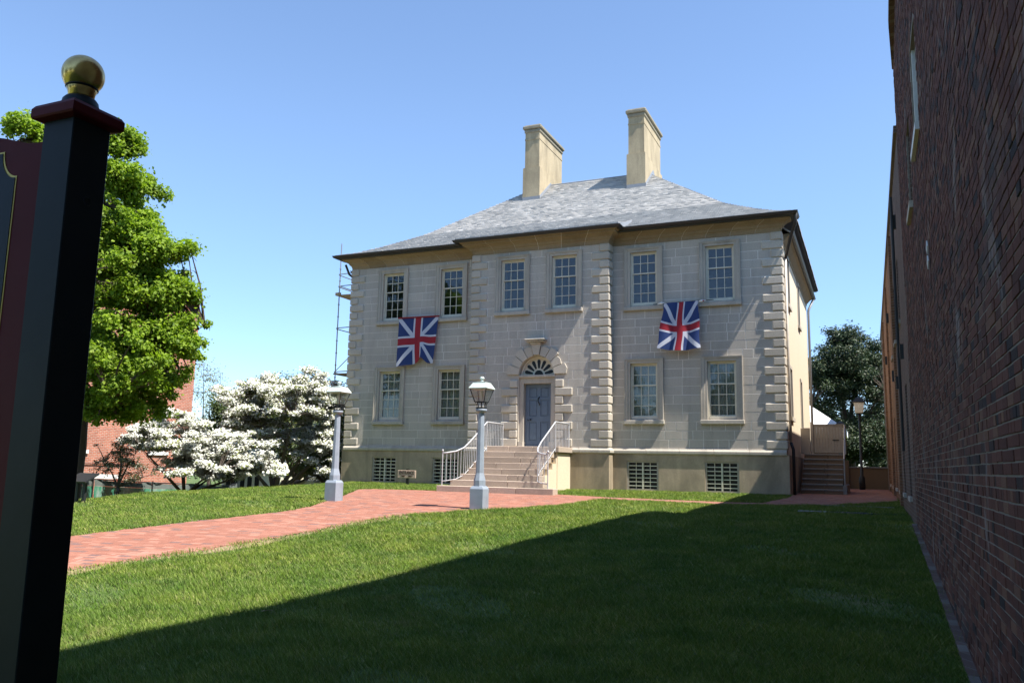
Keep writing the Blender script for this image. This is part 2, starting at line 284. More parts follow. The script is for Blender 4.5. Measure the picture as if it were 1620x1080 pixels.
# ------------------------------------------------------------------ geometry helpers
BASE = {}
class MB:
    def __init__(s): s.v = []; s.f = []
    def box(s, x0, x1, y0, y1, z0, z1):
        n = len(s.v)
        s.v += [(x0, y0, z0), (x1, y0, z0), (x1, y1, z0), (x0, y1, z0), (x0, y0, z1), (x1, y0, z1), (x1, y1, z1), (x0, y1, z1)]
        s.f += [tuple(n+i for i in q) for q in ((0, 3, 2, 1), (4, 5, 6, 7), (0, 1, 5, 4), (1, 2, 6, 5), (2, 3, 7, 6), (3, 0, 4, 7))]
        return s
    def cbox(s, x0, x1, y0, y1, z0, z1, c=.01):
        """box with every edge chamfered"""
        c = min(c, (x1-x0)*.3, (y1-y0)*.3, (z1-z0)*.3)
        X = (x0, x1); Y = (y0, y1); Z = (z0, z1); idx = {}; n = len(s.v)
        for i in (0, 1):
            for j in (0, 1):
                for k in (0, 1):
                    sx, sy, sz = (1, -1)[i]*c, (1, -1)[j]*c, (1, -1)[k]*c
                    for a, q in enumerate(((X[i], Y[j]+sy, Z[k]+sz), (X[i]+sx, Y[j], Z[k]+sz), (X[i]+sx, Y[j]+sy, Z[k]))):
                        idx[(i, j, k, a)] = len(s.v); s.v.append(q)
        F = []
        for i in (0, 1): F.append([idx[(i, j, k, 0)] for j, k in ((0, 0), (1, 0), (1, 1), (0, 1))][::(1 if i else -1)])
        for j in (0, 1): F.append([idx[(i, j, k, 1)] for i, k in ((0, 0), (0, 1), (1, 1), (1, 0))][::(1 if j else -1)])
        for k in (0, 1): F.append([idx[(i, j, k, 2)] for i, j in ((0, 0), (1, 0), (1, 1), (0, 1))][::(1 if k else -1)])
        for j in (0, 1):
            for k in (0, 1): F.append([idx[(0, j, k, 1)], idx[(1, j, k, 1)], idx[(1, j, k, 2)], idx[(0, j, k, 2)]])
        for i in (0, 1):
            for k in (0, 1): F.append([idx[(i, 0, k, 0)], idx[(i, 1, k, 0)], idx[(i, 1, k, 2)], idx[(i, 0, k, 2)]])
        for i in (0, 1):
            for j in (0, 1): F.append([idx[(i, j, 0, 0)], idx[(i, j, 1, 0)], idx[(i, j, 1, 1)], idx[(i, j, 0, 1)]])
        for i in (0, 1):
            for j in (0, 1):
                for k in (0, 1): F.append([idx[(i, j, k, a)] for a in range(3)])
        s.f += [tuple(q) for q in F]; return s
    def tube(s, pts, r, n=8, cap=True, r1=None):
        pts = [Vector(p) for p in pts]; b0 = len(s.v); up = Vector((0, 0, 1)); prev = None
        m_ = len(pts)
        for i, p in enumerate(pts):
            d = (pts[min(i+1, m_-1)]-pts[max(i-1, 0)]).normalized()
            a = prev if prev is not None else (up.cross(d) if abs(d.z) < .95 else Vector((1, 0, 0)).cross(d))
            a = (a - d*a.dot(d)).normalized(); b = d.cross(a); prev = a
            rr = r if r1 is None else r+(r1-r)*i/(m_-1)
            if isinstance(r, (list, tuple)): rr = r[i]
            for k in range(n):
                t = 2*PI*k/n + PI/n
                s.v.append(tuple(p + a*math.cos(t)*rr + b*math.sin(t)*rr))
        for i in range(m_-1):
            for k in range(n):
                k2 = (k+1) % n
                s.f.append((b0+i*n+k, b0+i*n+k2, b0+(i+1)*n+k2, b0+(i+1)*n+k))
        if cap:
            s.f.append(tuple(b0+k for k in range(n))[::-1]); s.f.append(tuple(b0+(m_-1)*n+k for k in range(n)))
        return s
    def lathe(s, cx, cy, prof, n=16, rot=0.0):
        b0 = len(s.v)
        for r, z in prof:
            for k in range(n):
                t = 2*PI*k/n+rot; s.v.append((cx+r*math.cos(t), cy+r*math.sin(t), z))
        for i in range(len(prof)-1):
            for k in range(n):
                k2 = (k+1) % n; s.f.append((b0+i*n+k, b0+i*n+k2, b0+(i+1)*n+k2, b0+(i+1)*n+k))
        s.f.append(tuple(b0+k for k in range(n))[::-1]); s.f.append(tuple(b0+(len(prof)-1)*n+k for k in range(n)))
        return s
    def sq(s, cx, cy, prof):
        """square lathe: list of (half width, z)"""
        return s.lathe(cx, cy, [(a*math.sqrt(2), z) for a, z in prof], 4, PI/4)
    def poly(s, pts):
        n = len(s.v); s.v += [tuple(p) for p in pts]; s.f.append(tuple(range(n, n+len(pts)))); return s
    def prism(s, pts, d):
        """polygon (list of 3d points) extruded by vector d"""
        n = len(s.v); k = len(pts); d = Vector(d)
        s.v += [tuple(p) for p in pts] + [tuple(Vector(p)+d) for p in pts]
        s.f.append(tuple(range(n, n+k))); s.f.append(tuple(range(n+k, n+2*k))[::-1])
        for i in range(k):
            j = (i+1) % k; s.f.append((n+i, n+k+i, n+k+j, n+j))
        return s

def mesh_from(name, v, f, off=(0, 0, 0), fix=True):
    me = bpy.data.meshes.new(name)
    ox, oy, oz = off
    me.from_pydata([(a-ox, b-oy, c-oz) for a, b, c in v], [], f)
    if fix:
        import bmesh
        bm = bmesh.new(); bm.from_mesh(me); bmesh.ops.recalc_face_normals(bm, faces=bm.faces); bm.to_mesh(me); bm.free()
    me.update(); return me
def base_of(o): return BASE.get(o.name, (0, 0, 0)) if o is not None else (0, 0, 0)
def link(name, me, parent=None, mat=None):
    o = bpy.data.objects.new(name, me); COL.objects.link(o)
    if mat is not None and len(me.materials) == 0: me.materials.append(M[mat])
    if parent is not None: o.parent = parent; BASE[o.name] = base_of(parent)
    return o
def part(name, mb, mat, parent, smooth=False, label=None, stuff=False):
    me = mesh_from(name, mb.v, mb.f, base_of(parent))
    if smooth: me.polygons.foreach_set('use_smooth', [True]*len(me.polygons))
    o = link(name, me, parent, mat)
    if label: o['label'] = label
    if stuff: o['kind'] = 'stuff'
    return o
def piece(name, me, loc, parent, mat=None, rot=None):
    """an object that shares mesh data; loc is a world position"""
    o = bpy.data.objects.new(name, me); COL.objects.link(o)
    if mat is not None and len(me.materials) == 0: me.materials.append(M[mat])
    b = base_of(parent); o.parent = parent; o.location = (loc[0]-b[0], loc[1]-b[1], loc[2]-b[2])
    if rot: o.rotation_euler = rot
    return o
def thing(name, label, cat, base=(0, 0, 0), group=None):
    o = bpy.data.objects.new(name, None); COL.objects.link(o); o.location = base; o.empty_display_size = .2
    BASE[o.name] = tuple(base); o['label'] = label; o['category'] = cat
    if group: o['group'] = group
    return o
def solo(name, mb, mat, label, cat, group=None, smooth=False):
    x = [q[0] for q in mb.v]; y = [q[1] for q in mb.v]; z = [q[2] for q in mb.v]
    b = ((min(x)+max(x))/2, (min(y)+max(y))/2, min(z))
    me = mesh_from(name, mb.v, mb.f, b); o = link(name, me, None, mat); o.location = b
    if smooth: me.polygons.foreach_set('use_smooth', [True]*len(me.polygons))
    o['label'] = label; o['category'] = cat
    if group: o['group'] = group
    return o
def struct(name, mb, mat, smooth=False):
    me = mesh_from(name, mb.v, mb.f); o = link(name, me, None, mat); o['kind'] = 'structure'
    if smooth: me.polygons.foreach_set('use_smooth', [True]*len(me.polygons))
    return o
_cb = {}
def cbmesh(name, dx, dy, dz, c, mat):
    """shared chamfered block with its origin at the min corner"""
    k = (name, round(dx, 3), round(dy, 3), round(dz, 3), mat)
    if k not in _cb:
        b = MB().cbox(0, dx, 0, dy, 0, dz, c); me = mesh_from(name, b.v, b.f); me.materials.append(M[mat]); _cb[k] = me
    return _cb[k]
def fast_mesh(name, V, F, mat, k):
    """numpy verts (n,3), faces (m,k)"""
    me = bpy.data.meshes.new(name); me.vertices.add(len(V)); me.vertices.foreach_set('co', V.astype(np.float32).ravel())
    me.loops.add(F.size); me.loops.foreach_set('vertex_index', F.astype(np.int32).ravel())
    me.polygons.add(len(F)); me.polygons.foreach_set('loop_start', np.arange(0, F.size, k, dtype=np.int32))
    me.update(calc_edges=True); me.polygons.foreach_set('use_smooth', [False]*len(F)); me.materials.append(M[mat]); return me

# ------------------------------------------------------------------ ground
GY = [-60, -40, -26, -22, -19.2, -18.1, -15.6, -10.1, -6.6, -4.2, -3, 0, 60]
GZ = [-1.1, -1.1, -1.0, -.93, -.84, -.76, -.55, -.19, -.13, -.10, -.06, 0, 0]
def gz(x, y):
    """height of the ground: rises to the house, falls away west of the lawn's crest"""
    z = np.interp(y, GY, GZ)
    x = np.asarray(x, float); t = np.clip((-7.2-x)/6.0, 0, 1)
    return z - 2.1*t*t*(3-2*t)
def G(x, y): return float(gz(x, y))

xs = np.concatenate([[-400, -150, -80, -50, -35], np.arange(-25, 14.01, .5), [20, 35, 60, 150, 400]])
ys = np.concatenate([[-300, -120, -60, -45, -35], np.arange(-28, 12.01, .5), [16, 22, 30, 45, 70, 130, 300, 700]])
XX, YY = np.meshgrid(xs, ys); ZZ = gz(XX, YY)
V = np.stack([XX.ravel(), YY.ravel(), ZZ.ravel()], 1); nx = len(xs); ny = len(ys)
ii, jj = np.meshgrid(np.arange(nx-1), np.arange(ny-1)); a = (jj*nx+ii).ravel()
F = np.stack([a, a+1, a+nx+1, a+nx], 1)
me = fast_mesh('lawn', V, F, 'lawn', 4); me.polygons.foreach_set('use_smooth', [True]*len(F))
lawn = link('lawn', me); lawn['kind'] = 'structure'

PATH_N = [(-9.5, -23.5), (-4.6, -19.9), (-2.27, -16.5), (-1.96, -15.53), (-1.67, -14.3), (-1.27, -12.99), (-1.03, -12.07), (-1.15, -11.2), (-1.4, -10.45), (-1.8, -9.3), (-2.42, -8.24), (-3.1, -6.9), (-3.73, -5.73), (-4.3, -4.7), (-4.1, -4.1), (-1.8, -3.9), (2.0, -3.7), (3.28, -4.0)]
PATH_S = [(-4.0, -26), (-1.2, -21), (.33, -18.53), (.57, -17.74), (.84, -16.81), (1.2, -15.82), (1.41, -14.43), (1.36, -13.18), (1.7, -11.87), (2.64, -10.71), (3.4, -9.9), (3.75, -8.6), (3.85, -6.9), (3.9, -5.0)]
PATH = PATH_N + [(3.4, -4.2)] + PATH_S[::-1]
SIDE = [(3.0, -4.02), (6.76, -4.5), (7.9, -4.2), (8.25, -2.0), (8.28, 0.3), (8.3, 13), (11.2, 13), (11.2, -1.6), (9.4, -4.6), (7.5, -5.45), (6.9, -5.62), (3.6, -5.1)]
def inpoly(x, y, P):
    x = np.asarray(x, float); y = np.asarray(y, float); c = np.zeros(x.shape, bool); n = len(P)
    for i in range(n):
        x1, y1 = P[i]; x2, y2 = P[(i+1) % n]
        if y1 == y2: continue
        c ^= ((y1 > y) != (y2 > y)) & (x < (x2-x1)*(y-y1)/(y2-y1)+x1)
    return c
def grow(P, d):
    cx = sum(p[0] for p in P)/len(P); out = []
    n = len(P)
    area = sum(P[i][0]*P[(i+1) % n][1]-P[(i+1) % n][0]*P[i][1] for i in range(n))
    sg = 1 if area > 0 else -1
    for i in range(n):
        a = Vector(P[i-1]); b = Vector(P[i]); c = Vector(P[(i+1) % n])
        d1 = (b-a).normalized(); d2 = (c-b).normalized(); n1 = Vector((d1.y, -d1.x)); n2 = Vector((d2.y, -d2.x))
        q = (n1+n2); q = q/max(.5, q.length_squared/2) if q.length > 1e-6 else n1
        out.append(tuple(b+q*d*sg))
    return out
def sheet(P, dz, step=.25):
    """drape polygon P over the ground as a grid of cells whose centres lie inside"""
    xs_ = np.arange(min(p[0] for p in P)-step, max(p[0] for p in P)+step, step); ys_ = np.arange(min(p[1] for p in P)-step, max(p[1] for p in P)+step, step)
    X_, Y_ = np.meshgrid(xs_, ys_); n_ = len(xs_)
    V_ = np.stack([X_.ravel(), Y_.ravel(), gz(X_, Y_).ravel()+dz], 1)
    i_, j_ = np.meshgrid(np.arange(n_-1), np.arange(len(ys_)-1)); a_ = (j_*n_+i_).ravel()
    cxs = V_[a_, 0]+step/2; cys = V_[a_, 1]+step/2; k = inpoly(cxs, cys, P); a_ = a_[k]
    return V_, np.stack([a_, a_+1, a_+n_+1, a_+n_], 1)
def paving(name, P, mat, cell=(.205, .102), dz=.012, nparts=300, angle=0.0):
    V_, F_ = sheet(P, .0095, .1); b_me = fast_mesh(name, V_, F_, 'pathsand', 4); so_ = link(name, b_me); so_['kind'] = 'structure'
    ca, sa = math.cos(angle), math.sin(angle); items = []
    R_ = 30
    us = np.arange(-R_, R_, cell[0]); vs_ = np.arange(-R_, R_, cell[1]); cx = sum(p[0] for p in P)/len(P); cy = sum(p[1] for p in P)/len(P)
    for jv, vv in enumerate(vs_):
        uu = us + rng.uniform(0, cell[0])
        x = cx + uu*ca - vv*sa; y = cy + uu*sa + vv*ca
        k = inpoly(x, y, P)
        for q in np.nonzero(k)[0]: items.append((x[q], y[q]))
    items = [(x, y) for x, y in items if y > -24]
    items.sort(key=lambda t: (t[0]-CAMX)**2+(t[1]-CAMY)**2)
    near = [t for t in items if t[1] > -23.0 and True]
    vis = [t for t in near if (t[0]-CAMX)*(-.4)+(t[1]-CAMY)*.917 > 4][:nparts]; s_ = set(vis)
    bm_ = cbmesh(name+'_brick', cell[0]-.006, cell[1]-.006, .03, .004, mat)
    def slope(x, y): return math.atan2(G(x, y+.2)-G(x, y-.2), .4)
    for x, y in vis:
        piece('brick', bm_, (x, y, G(x, y)+dz-.03+random.uniform(-.0003, .0005)), so_, rot=(slope(x, y), random.uniform(-.01, .01), angle+random.uniform(-.012, .012)))
    rest = [t for t in items if t not in s_]
    if rest:
        q = np.array(rest); n_ = len(q); hx, hy = (cell[0]-.006)/2, (cell[1]-.006)/2
        jit = rng.uniform(-.0002, .0006, n_)
        loc = [(-hx, -hy), (hx, -hy), (hx, hy), (-hx, hy)]; VV = []
        for top in (1, 0):
            for lx, ly in loc:
                x = q[:, 0]+lx*ca-ly*sa; y = q[:, 1]+lx*sa+ly*ca
                VV.append(np.stack([x, y, gz(x, y)+(dz+jit if top else -.01)], 1))
        VV = np.stack(VV, 1).reshape(-1, 3); o8 = np.arange(n_)*8
        FF = np.concatenate([np.stack([o8+a for a in f_], 1) for f_ in ((0, 1, 2, 3), (4, 5, 1, 0), (5, 6, 2, 1), (6, 7, 3, 2), (7, 4, 0, 3))])
        r_ = link('brick_field', fast_mesh('brick_field', VV, FF, mat, 4), so_); r_['kind'] = 'stuff'
    return so_
paving('brick_path', PATH, 'pathbrick', angle=.12)
paving('side_walk', SIDE, 'pathbrick', nparts=60, angle=0)
# dry soil edge along the path's south side
DIRT = PATH_S[:9] + [(x+.16+.25*abs(math.sin(i*2.1)), y-.22) for i, (x, y) in enumerate(PATH_S[:9])][::-1]
V_, F_ = sheet(DIRT, .004, .08); di = link('bare_soil_strip', fast_mesh('bare_soil_strip', V_, F_, 'dirt', 4)); di['kind'] = 'structure'

# grass blades, denser towards the camera
def blades():
    keep = []; want = 1150000; tot = 0
    Pg = grow(PATH, -.03); Sg = grow(SIDE, -.03)
    while tot < want:
        n = 400000
        d = rng.uniform(3.0**.6, 36**.6, n)**(1/.6); th = math.radians(23.63)+rng.uniform(-.66, .60, n)*1.12
        x = CAMX-np.sin(th)*d; y = CAMY+np.cos(th)*d
        k = (x > -12.5) & (x < 11.2) & (y < 4.5) & (y > -25.5)
        k &= ~((x > -8.3) & (x < 8.35) & (y > -.03)) & ~((abs(x) < 2.65) & (y > -.52)) & ~((x > 8.2) & (y > -.2))
        k &= ~inpoly(x, y, Pg) & ~inpoly(x, y, Sg) & ~((abs(x) < 1.35) & (y > -4.2))
        k &= ~((x > -1.8) & (x < 2.08) & (y > -4.18) & (y < -3.7))
        dirt = inpoly(x, y, DIRT); k &= ~(dirt & (rng.random(n) < .62))
        bare = (np.sin(x*1.3+y*.7)+np.sin(x*.6-y*1.9+1)+np.sin(y*2.7+x*2.1) > 1.9) & (rng.random(n) < .65); k &= ~bare
        q = np.stack([x, y, d], 1)[k]; keep.append(q); tot += len(q)
    return np.concatenate(keep)[:want]
B = blades(); n = len(B); x, y, d = B.T
tuft = .5+.5*np.sin(x*3.1+np.sin(y*2.3)*2)*np.sin(y*3.7+np.sin(x*1.9)*2)
h = (.028+.045*rng.random(n))*(.7+.6*tuft); wd = np.clip(.0012+.0008*d, .005, .018)*rng.uniform(.7, 1.3, n)
th = rng.uniform(0, 2*PI, n); lean = rng.uniform(.3, 1.25, n)*h; la = rng.uniform(0, 2*PI, n)*.6+2.6
z = gz(x, y)-.005
dx, dy = np.cos(th)*wd/2, np.sin(th)*wd/2
V = np.stack([np.stack([x-dx, y-dy, z], 1), np.stack([x+dx, y+dy, z], 1), np.stack([x+np.cos(la)*lean, y+np.sin(la)*lean, z+h], 1)], 1).reshape(-1, 3)
gm = fast_mesh('grass', V, np.arange(3*n).reshape(-1, 3), 'grass', 3)
go = link('grass', gm); go['kind'] = 'stuff'; go['label'] = 'mown green lawn grass sloping up to the stone house'; go['category'] = 'grass'

# ------------------------------------------------------------------ the stone mansion
A, BW, PB, DP = 8.163, 2.572, .455, 11.4
ZT, ZW = 8.36, 1.385
house = thing('stone_mansion', 'two-storey grey sandstone mansion with slate roof and two tall chimneys', 'house', (0, 0, 0))
WINX = {'L2': -6.233, 'L1': -3.677, 'R1': 3.677, 'R2': 6.233, 'BL': -.975, 'BR': .975}
UP = (6.27, 7.996); LO = (2.433, 4.16)
wins = []     # (cx, yplane, g0, g1, lower?)
for k in ('L2', 'L1', 'R1', 'R2'):
    wins.append((WINX[k], 0, UP, False)); wins.append((WINX[k], 0, LO, True))
wins.append((-.975, -PB, UP, False)); wins.append((.975, -PB, UP, False))
BASW = [(-6.3, .02, .965), (-3.7, .02, .965), (3.63, .02, .965), (6.19, .02, .985)]

def holed(mb, x0, x1, z0, z1, holes, y0, y1):
    xs_ = sorted({x0, x1, *[h[0] for h in holes], *[h[1] for h in holes]}); xs_ = [x for x in xs_ if x0 <= x <= x1]
    for a, b in zip(xs_[:-1], xs_[1:]):
        hs = sorted([(h[2], h[3]) for h in holes if h[0] < (a+b)/2 < h[1]]); z = z0
        for h0, h1 in hs:
            if h0 > z: mb.box(a, b, y0, y1, z, h0)
            z = h1
        if z < z1: mb.box(a, b, y0, y1, z, z1)
core = MB()
def hw(c, gg): return (c-.55, c+.55, gg[0]-.12, gg[1]+.13)
holed(core, -A+.02, -BW, ZW, ZT, [hw(c, gg) for c, yp, gg, lo in wins if c < -2], .004, .4)
holed(core, BW, A-.02, ZW, ZT, [hw(c, gg) for c, yp, gg, lo in wins if c > 2], .004, .4)
holed(core, -BW+.02, BW-.02, ZW, ZT, [hw(c, gg) for c, yp, gg, lo in wins if abs(c) < 2]+[(-.68, .68, ZW-.1, 4.56)], -PB+.004, .3)
part('wall', core, 'mortar', house, label='ashlar wall bed with pale mortar joints')
side = MB()
SW = [(1.7, 2.6, 6.3, 8.0), (1.7, 2.6, 2.5, 4.2), (6.2, 7.0, 6.3, 8.0), (6.2, 7.0, 2.3, 4.2)]
# east side wall, with its window openings (built in y as holes)
xs_ = sorted({.3, DP, *[h[0] for h in SW], *[h[1] for h in SW]})
for a, b in zip(xs_[:-1], xs_[1:]):
    hs = sorted([(h[2], h[3]) for h in SW if h[0] < (a+b)/2 < h[1]]); z = 0
    for h0, h1 in hs: side.box(A-.35, A, a, b, z, h0); z = h1
    side.box(A-.35, A, a, b, z, 8.7)
side.box(-A, -A+.35, .3, DP, 0, 8.7); side.box(-A+.35, A-.35, DP-.35, DP, 0, 8.7)
part('side_wall', side, 'stucco', house, label='smooth cream rendered side and rear walls')
for h in SW:
    f = part('side_window', MB().box(A-.2, A-.16, h[0], h[1], h[2], h[3]), 'dark', house)
    fr = MB(); s_ = .07
    fr.box(A-.16, A+.03, h[0]-.02, h[0]+s_, h[2], h[3]); fr.box(A-.16, A+.03, h[1]-s_, h[1]+.02, h[2], h[3])
    fr.box(A-.16, A+.031, h[0]-.02, h[1]+.02, h[3]-s_, h[3]+.04); fr.box(A-.16, A+.08, h[0]-.1, h[1]+.1, h[2]-.12, h[2])
    part('frame', fr, 'trim', f)
inn = MB(); inn.box(-A+.3, A-.3, 5.0, 5.1, 0, 8.4); inn.box(-A+.4, A-.4, .45, 5.0, 4.9, 5.1); inn.box(-A+.4, A-.4, .45, 5.0, 1.2, 1.3); inn.box(-A+.4, A-.4, .45, 5.0, 8.3, 8.36)
for x in (-4.95, -2.4, 2.4, 4.95): inn.box(x-.06, x+.06, .45, 5.0, 0, 8.3)
part('room_partition', inn, 'dark', house)

# foundation and water table
fo = MB()
bh = [(c-.53, c+.53, z0, z1) for c, z0, z1 in BASW]
holed(fo, -A-.07, -BW-.03, -.3, 1.22, bh, -.05, .3); holed(fo, BW+.03, A+.07, -.3, 1.22, bh, -.05, .3)
fo.box(-BW-.05, BW+.05, -PB-.05, .3, -.3, 1.22)
fo.box(A-.4, A+.07, .3, DP+.05, -.3, 1.22); fo.box(-A-.07, -A+.4, .3, DP+.05, -.3, 1.22)
part('foundation', fo, 'found', house)
OUT = [(-A, DP), (-A, 0), (-BW, 0), (-BW, -PB), (BW, -PB), (BW, 0), (A, 0), (A, DP)]
def off_path(P, d):
    out = []
    for i, p in enumerate(P):
        p = Vector(p)
        n1 = n2 = None
        if i > 0: e = (p-Vector(P[i-1])).normalized(); n1 = Vector((e.y, -e.x))
        if i < len(P)-1: e = (Vector(P[i+1])-p).normalized(); n2 = Vector((e.y, -e.x))
        if n1 is None: n = n2
        elif n2 is None: n = n1
        else:
            n = (n1+n2); n = n/(n.length_squared/2)
        out.append(p+n*d)
    return out
# OUT runs west side -> front -> east side; outward is to the right of travel?  (west side travels -y, outward -x)
_t = off_path(OUT, 1.0)
SGN = 1 if _t[1].y < 0 else -1
def sweep_blocks(name, P, prof, mat, parent, size, gap=.008, only=None, stuff=False):
    rings = [off_path(P, o*SGN) for o, z in prof]
    for i in range(len(P)-1):
        L = (Vector(P[i+1])-Vector(P[i])).length; n = max(1, round(L/size))
        for k in range(n):
            t0, t1 = k/n, (k+1)/n
            e = gap/2/L
            a = t0+(e if k else 0); b = t1-(e if k < n-1 else 0)
            mb = MB(); v = []
            for t in (a, b):
                for (o, z), rg in zip(prof, rings):
                    q = rg[i].lerp(rg[i+1], t); v.append((q.x, q.y, z))
            m_ = len(prof); mb.v = v
            for j in range(m_):
                j2 = (j+1) % m_; mb.f.append((j, j2, m_+j2, m_+j))
            mb.f.append(tuple(range(m_))); mb.f.append(tuple(range(m_, 2*m_))[::-1])
            part(name, mb, mat, parent)
WT = [(-.02, 1.20), (.085, 1.20), (.10, 1.23), (.10, 1.30), (.07, 1.335), (.045, 1.35), (.03, 1.392), (-.02, 1.392)]
sweep_blocks('water_table_stone', OUT[1:7], WT, 'trim', house, 1.1)
CO = [(-.05, 8.33), (.02, 8.33), (.03, 8.40), (.06, 8.47), (.10, 8.50), (.13, 8.56), (.22, 8.62), (.33, 8.66), (.345, 8.72), (.40, 8.73), (.42, 8.775), (-.05, 8.775)]
sweep_blocks('cornice_bed', [(-A, .24)] + OUT[1:7] + [(A, .11)], [(o-.006, z) for o, z in CO[:-1]]+[(-.05, 8.77)], 'mortar', house, 30)
sweep_blocks('cornice_stone', [(-A, .25)] + OUT[1:7] + [(A, .12)], CO, 'sand', house, .82, .012)
COS = [(-.05, 8.02), (.02, 8.02), (.03, 8.1), (.18, 8.26), (.25, 8.30), (.26, 8.36), (-.05, 8.36)]
sweep_blocks('side_cornice', [(A, .42), (A, DP)], COS, 'sand', house, 30)
sweep_blocks('side_cornice', [(-A, DP), (-A, .42)], COS, 'sand', house, 30)

# ashlar stones
stones = []
ring = MB()
WBL = [(c-.64, c+.64, gg[0]-.24, gg[1]+.17, yp) for c, yp, gg, lo in wins]
CW = (.34, .46, .58, .66, .80, .98, 1.12)
def course(x0, x1, z0, z1, yp):
    blk = []
    for a, b, c0, c1, y_ in WBL:
        if y_ == yp and x0-.1 < (a+b)/2 < x1+.1:
            ov = min(z1, c1)-max(z0, c0)
            if ov > .5*(z1-z0): blk.append((a, b))
    if yp < 0:
        if z0 < 4.4: blk.append((-.71, .71))
    blk.sort(); cur = x0; iv = []
    for a, b in blk:
        if a-cur > .05: iv.append((cur, a))
        cur = max(cur, b)
    if x1-cur > .05: iv.append((cur, x1))
    for a, b in iv:
        x = a
        while b-x > .02:
            w_ = random.choice(CW)
            if b-x-w_ < .3: w_ = b-x if b-x < 1.05 else (b-x)/2
            stones.append((x+.008, min(b, x+w_)-.008, z0+.008, z1-.008, yp)); x += w_
for k in range(24):
    z0 = 1.39+.29*k; z1 = z0+.29; q = .62 if k % 2 == 0 else .34; qb = .66 if k % 2 == 0 else .36
    course(-A+q-.02, -BW-.01, z0, z1, 0); course(BW+.01, A-q+.02, z0, z1, 0)
    course(-BW+qb-.04, BW-qb+.04, z0, z1, -PB)
stones.sort(key=lambda s: ((s[0]+s[1])/2-CAMX)**2+s[4]*2)
rest = MB()
for i, (a, b, c, d_, yp) in enumerate(stones):
    pr_ = random.uniform(-.003, .002)
    if i < 300:
        mb = cbmesh('wall_stone', round(b-a, 2)-0, .03, d_-c, .004, 'ashlar')
        piece('wall_stone', mb, (a, yp+pr_, c), house)
    else: rest.box(a, b, yp+pr_, yp+.03, c, d_)
part('wall_stone_field', rest, 'ashlar', house, stuff=True)

# quoins
def quoins(cx, cy, sx, kmax, full, name='quoin_stone'):
    for k in range(24):
        z0 = 1.40+.29*k; L, S = ((.60, .32) if k % 2 == 0 else (.32, .55))
        S = min(S, full)
        me_ = cbmesh('quoin', L+.05, S+.05, .262, .028, 'quoin')
        x = cx+.05-(L+.05) if sx > 0 else cx-.05
        piece(name, me_, (x, cy-.05, z0), house)
quoins(A, 0, 1, 24, .6); quoins(-A, 0, -1, 24, .6); quoins(BW, -PB, 1, 24, .40); quoins(-BW, -PB, -1, 24, .40)

# windows
pane_me = None
def window(cx, yp, gg, lower, label=None):
    global pane_me
    g0, g1 = gg; y = yp
    wn = MB()   # inner wooden frame is the window's own mesh
    wn.box(cx-.463, cx-.415, y+.07, y+.2, g0-.06, g1+.05); wn.box(cx+.415, cx+.463, y+.07, y+.2, g0-.06, g1+.05)
    wn.box(cx-.415, cx+.415, y+.07, y+.2, g1, g1+.05); wn.box(cx-.415, cx+.415, y+.05, y+.2, g0-.06, g0)
    W = part('window', wn, 'cream', house, label=label)
    su = MB(); t0, t1 = g1+.05, g1+.19; b0 = g0-.13
    su.box(cx-.548, cx-.463, y-.035, y+.25, b0, t0+.085); su.box(cx+.463, cx+.548, y-.035, y+.25, b0, t0+.085); su.box(cx-.463, cx+.463, y-.035, y+.25, t0, t0+.085)
    su.box(cx-.65, cx-.548, y-.06, y+.03, b0, t1); su.box(cx+.548, cx+.65, y-.06, y+.03, b0, t1); su.box(cx-.548, cx+.548, y-.06, y+.03, t0+.085, t1)
    su.box(cx-.665, cx-.64, y-.078, y+.02, b0, t1+.015); su.box(cx+.64, cx+.665, y-.078, y+.02, b0, t1+.015); su.box(cx-.64, cx+.64, y-.078, y+.02, t1-.01, t1+.015)
    part('surround', su, 'trim', W)
    si = MB(); si.cbox(cx-.69, cx+.69, y-.115, y+.05, b0-.13, b0, .012); si.box(cx-.463, cx+.463, y+.05, y+.25, b0-.03, g0-.06)
    part('sill', si, 'trim', W)
    sa = MB(); H = g1-g0; ph = H/5; zm = g0+3*ph; yu, yl = y+.10, y+.135
    for (z0, z1, yy) in ((zm-.012, g1, yu), (g0, zm+.03, yl)):
        sa.box(cx-.415, cx-.378, yy, yy+.034, z0, z1); sa.box(cx+.378, cx+.415, yy, yy+.034, z0, z1)
        sa.box(cx-.378, cx+.378, yy, yy+.034, z0, z0+.042); sa.box(cx-.378, cx+.378, yy, yy+.034, z1-.036, z1)
        for q in (-.126, .126): sa.box(cx+q-.011, cx+q+.011, yy+.004, yy+.03, z0+.04, z1-.035)
    for r in (1, 2, 4):
        yy = yl if r < 3 else yu; z = g0+.02+ph*r
        sa.box(cx-.378, cx+.378, yy+.005, yy+.029, z-.011, z+.011)
    part('sash', sa, 'cream', W)
    if pane_me is None:
        b = MB().box(0, .25, 0, .005, 0, .335); pane_me = mesh_from('pane', b.v, b.f); pane_me.materials.append(M['glass'])
    for r in range(5):
        for c in range(3):
            yy = (yl if r < 3 else yu)+.014
            o = piece('pane', pane_me, (cx-.376+c*.2505, yy, g0+.012+ph*r), W, rot=(random.uniform(-.002, .002), 0, random.uniform(-.002, .002)))
    if lower:
        cu = MB(); n_ = 40; v = []
        for i in range(n_+1):
            x = cx-.5+i/n_; yy = y+.235+.02*math.sin(i*1.7)+.01*math.sin(i*.6)
            cu.v += [(x, yy, g0-.1), (x, yy, g1+.1)]
        for i in range(n_): cu.f.append((2*i, 2*i+2, 2*i+3, 2*i+1))
        part('curtain', cu, 'curtain', W)
    return W
for c, yp, gg, lo in wins: window(c, yp, gg, lo)

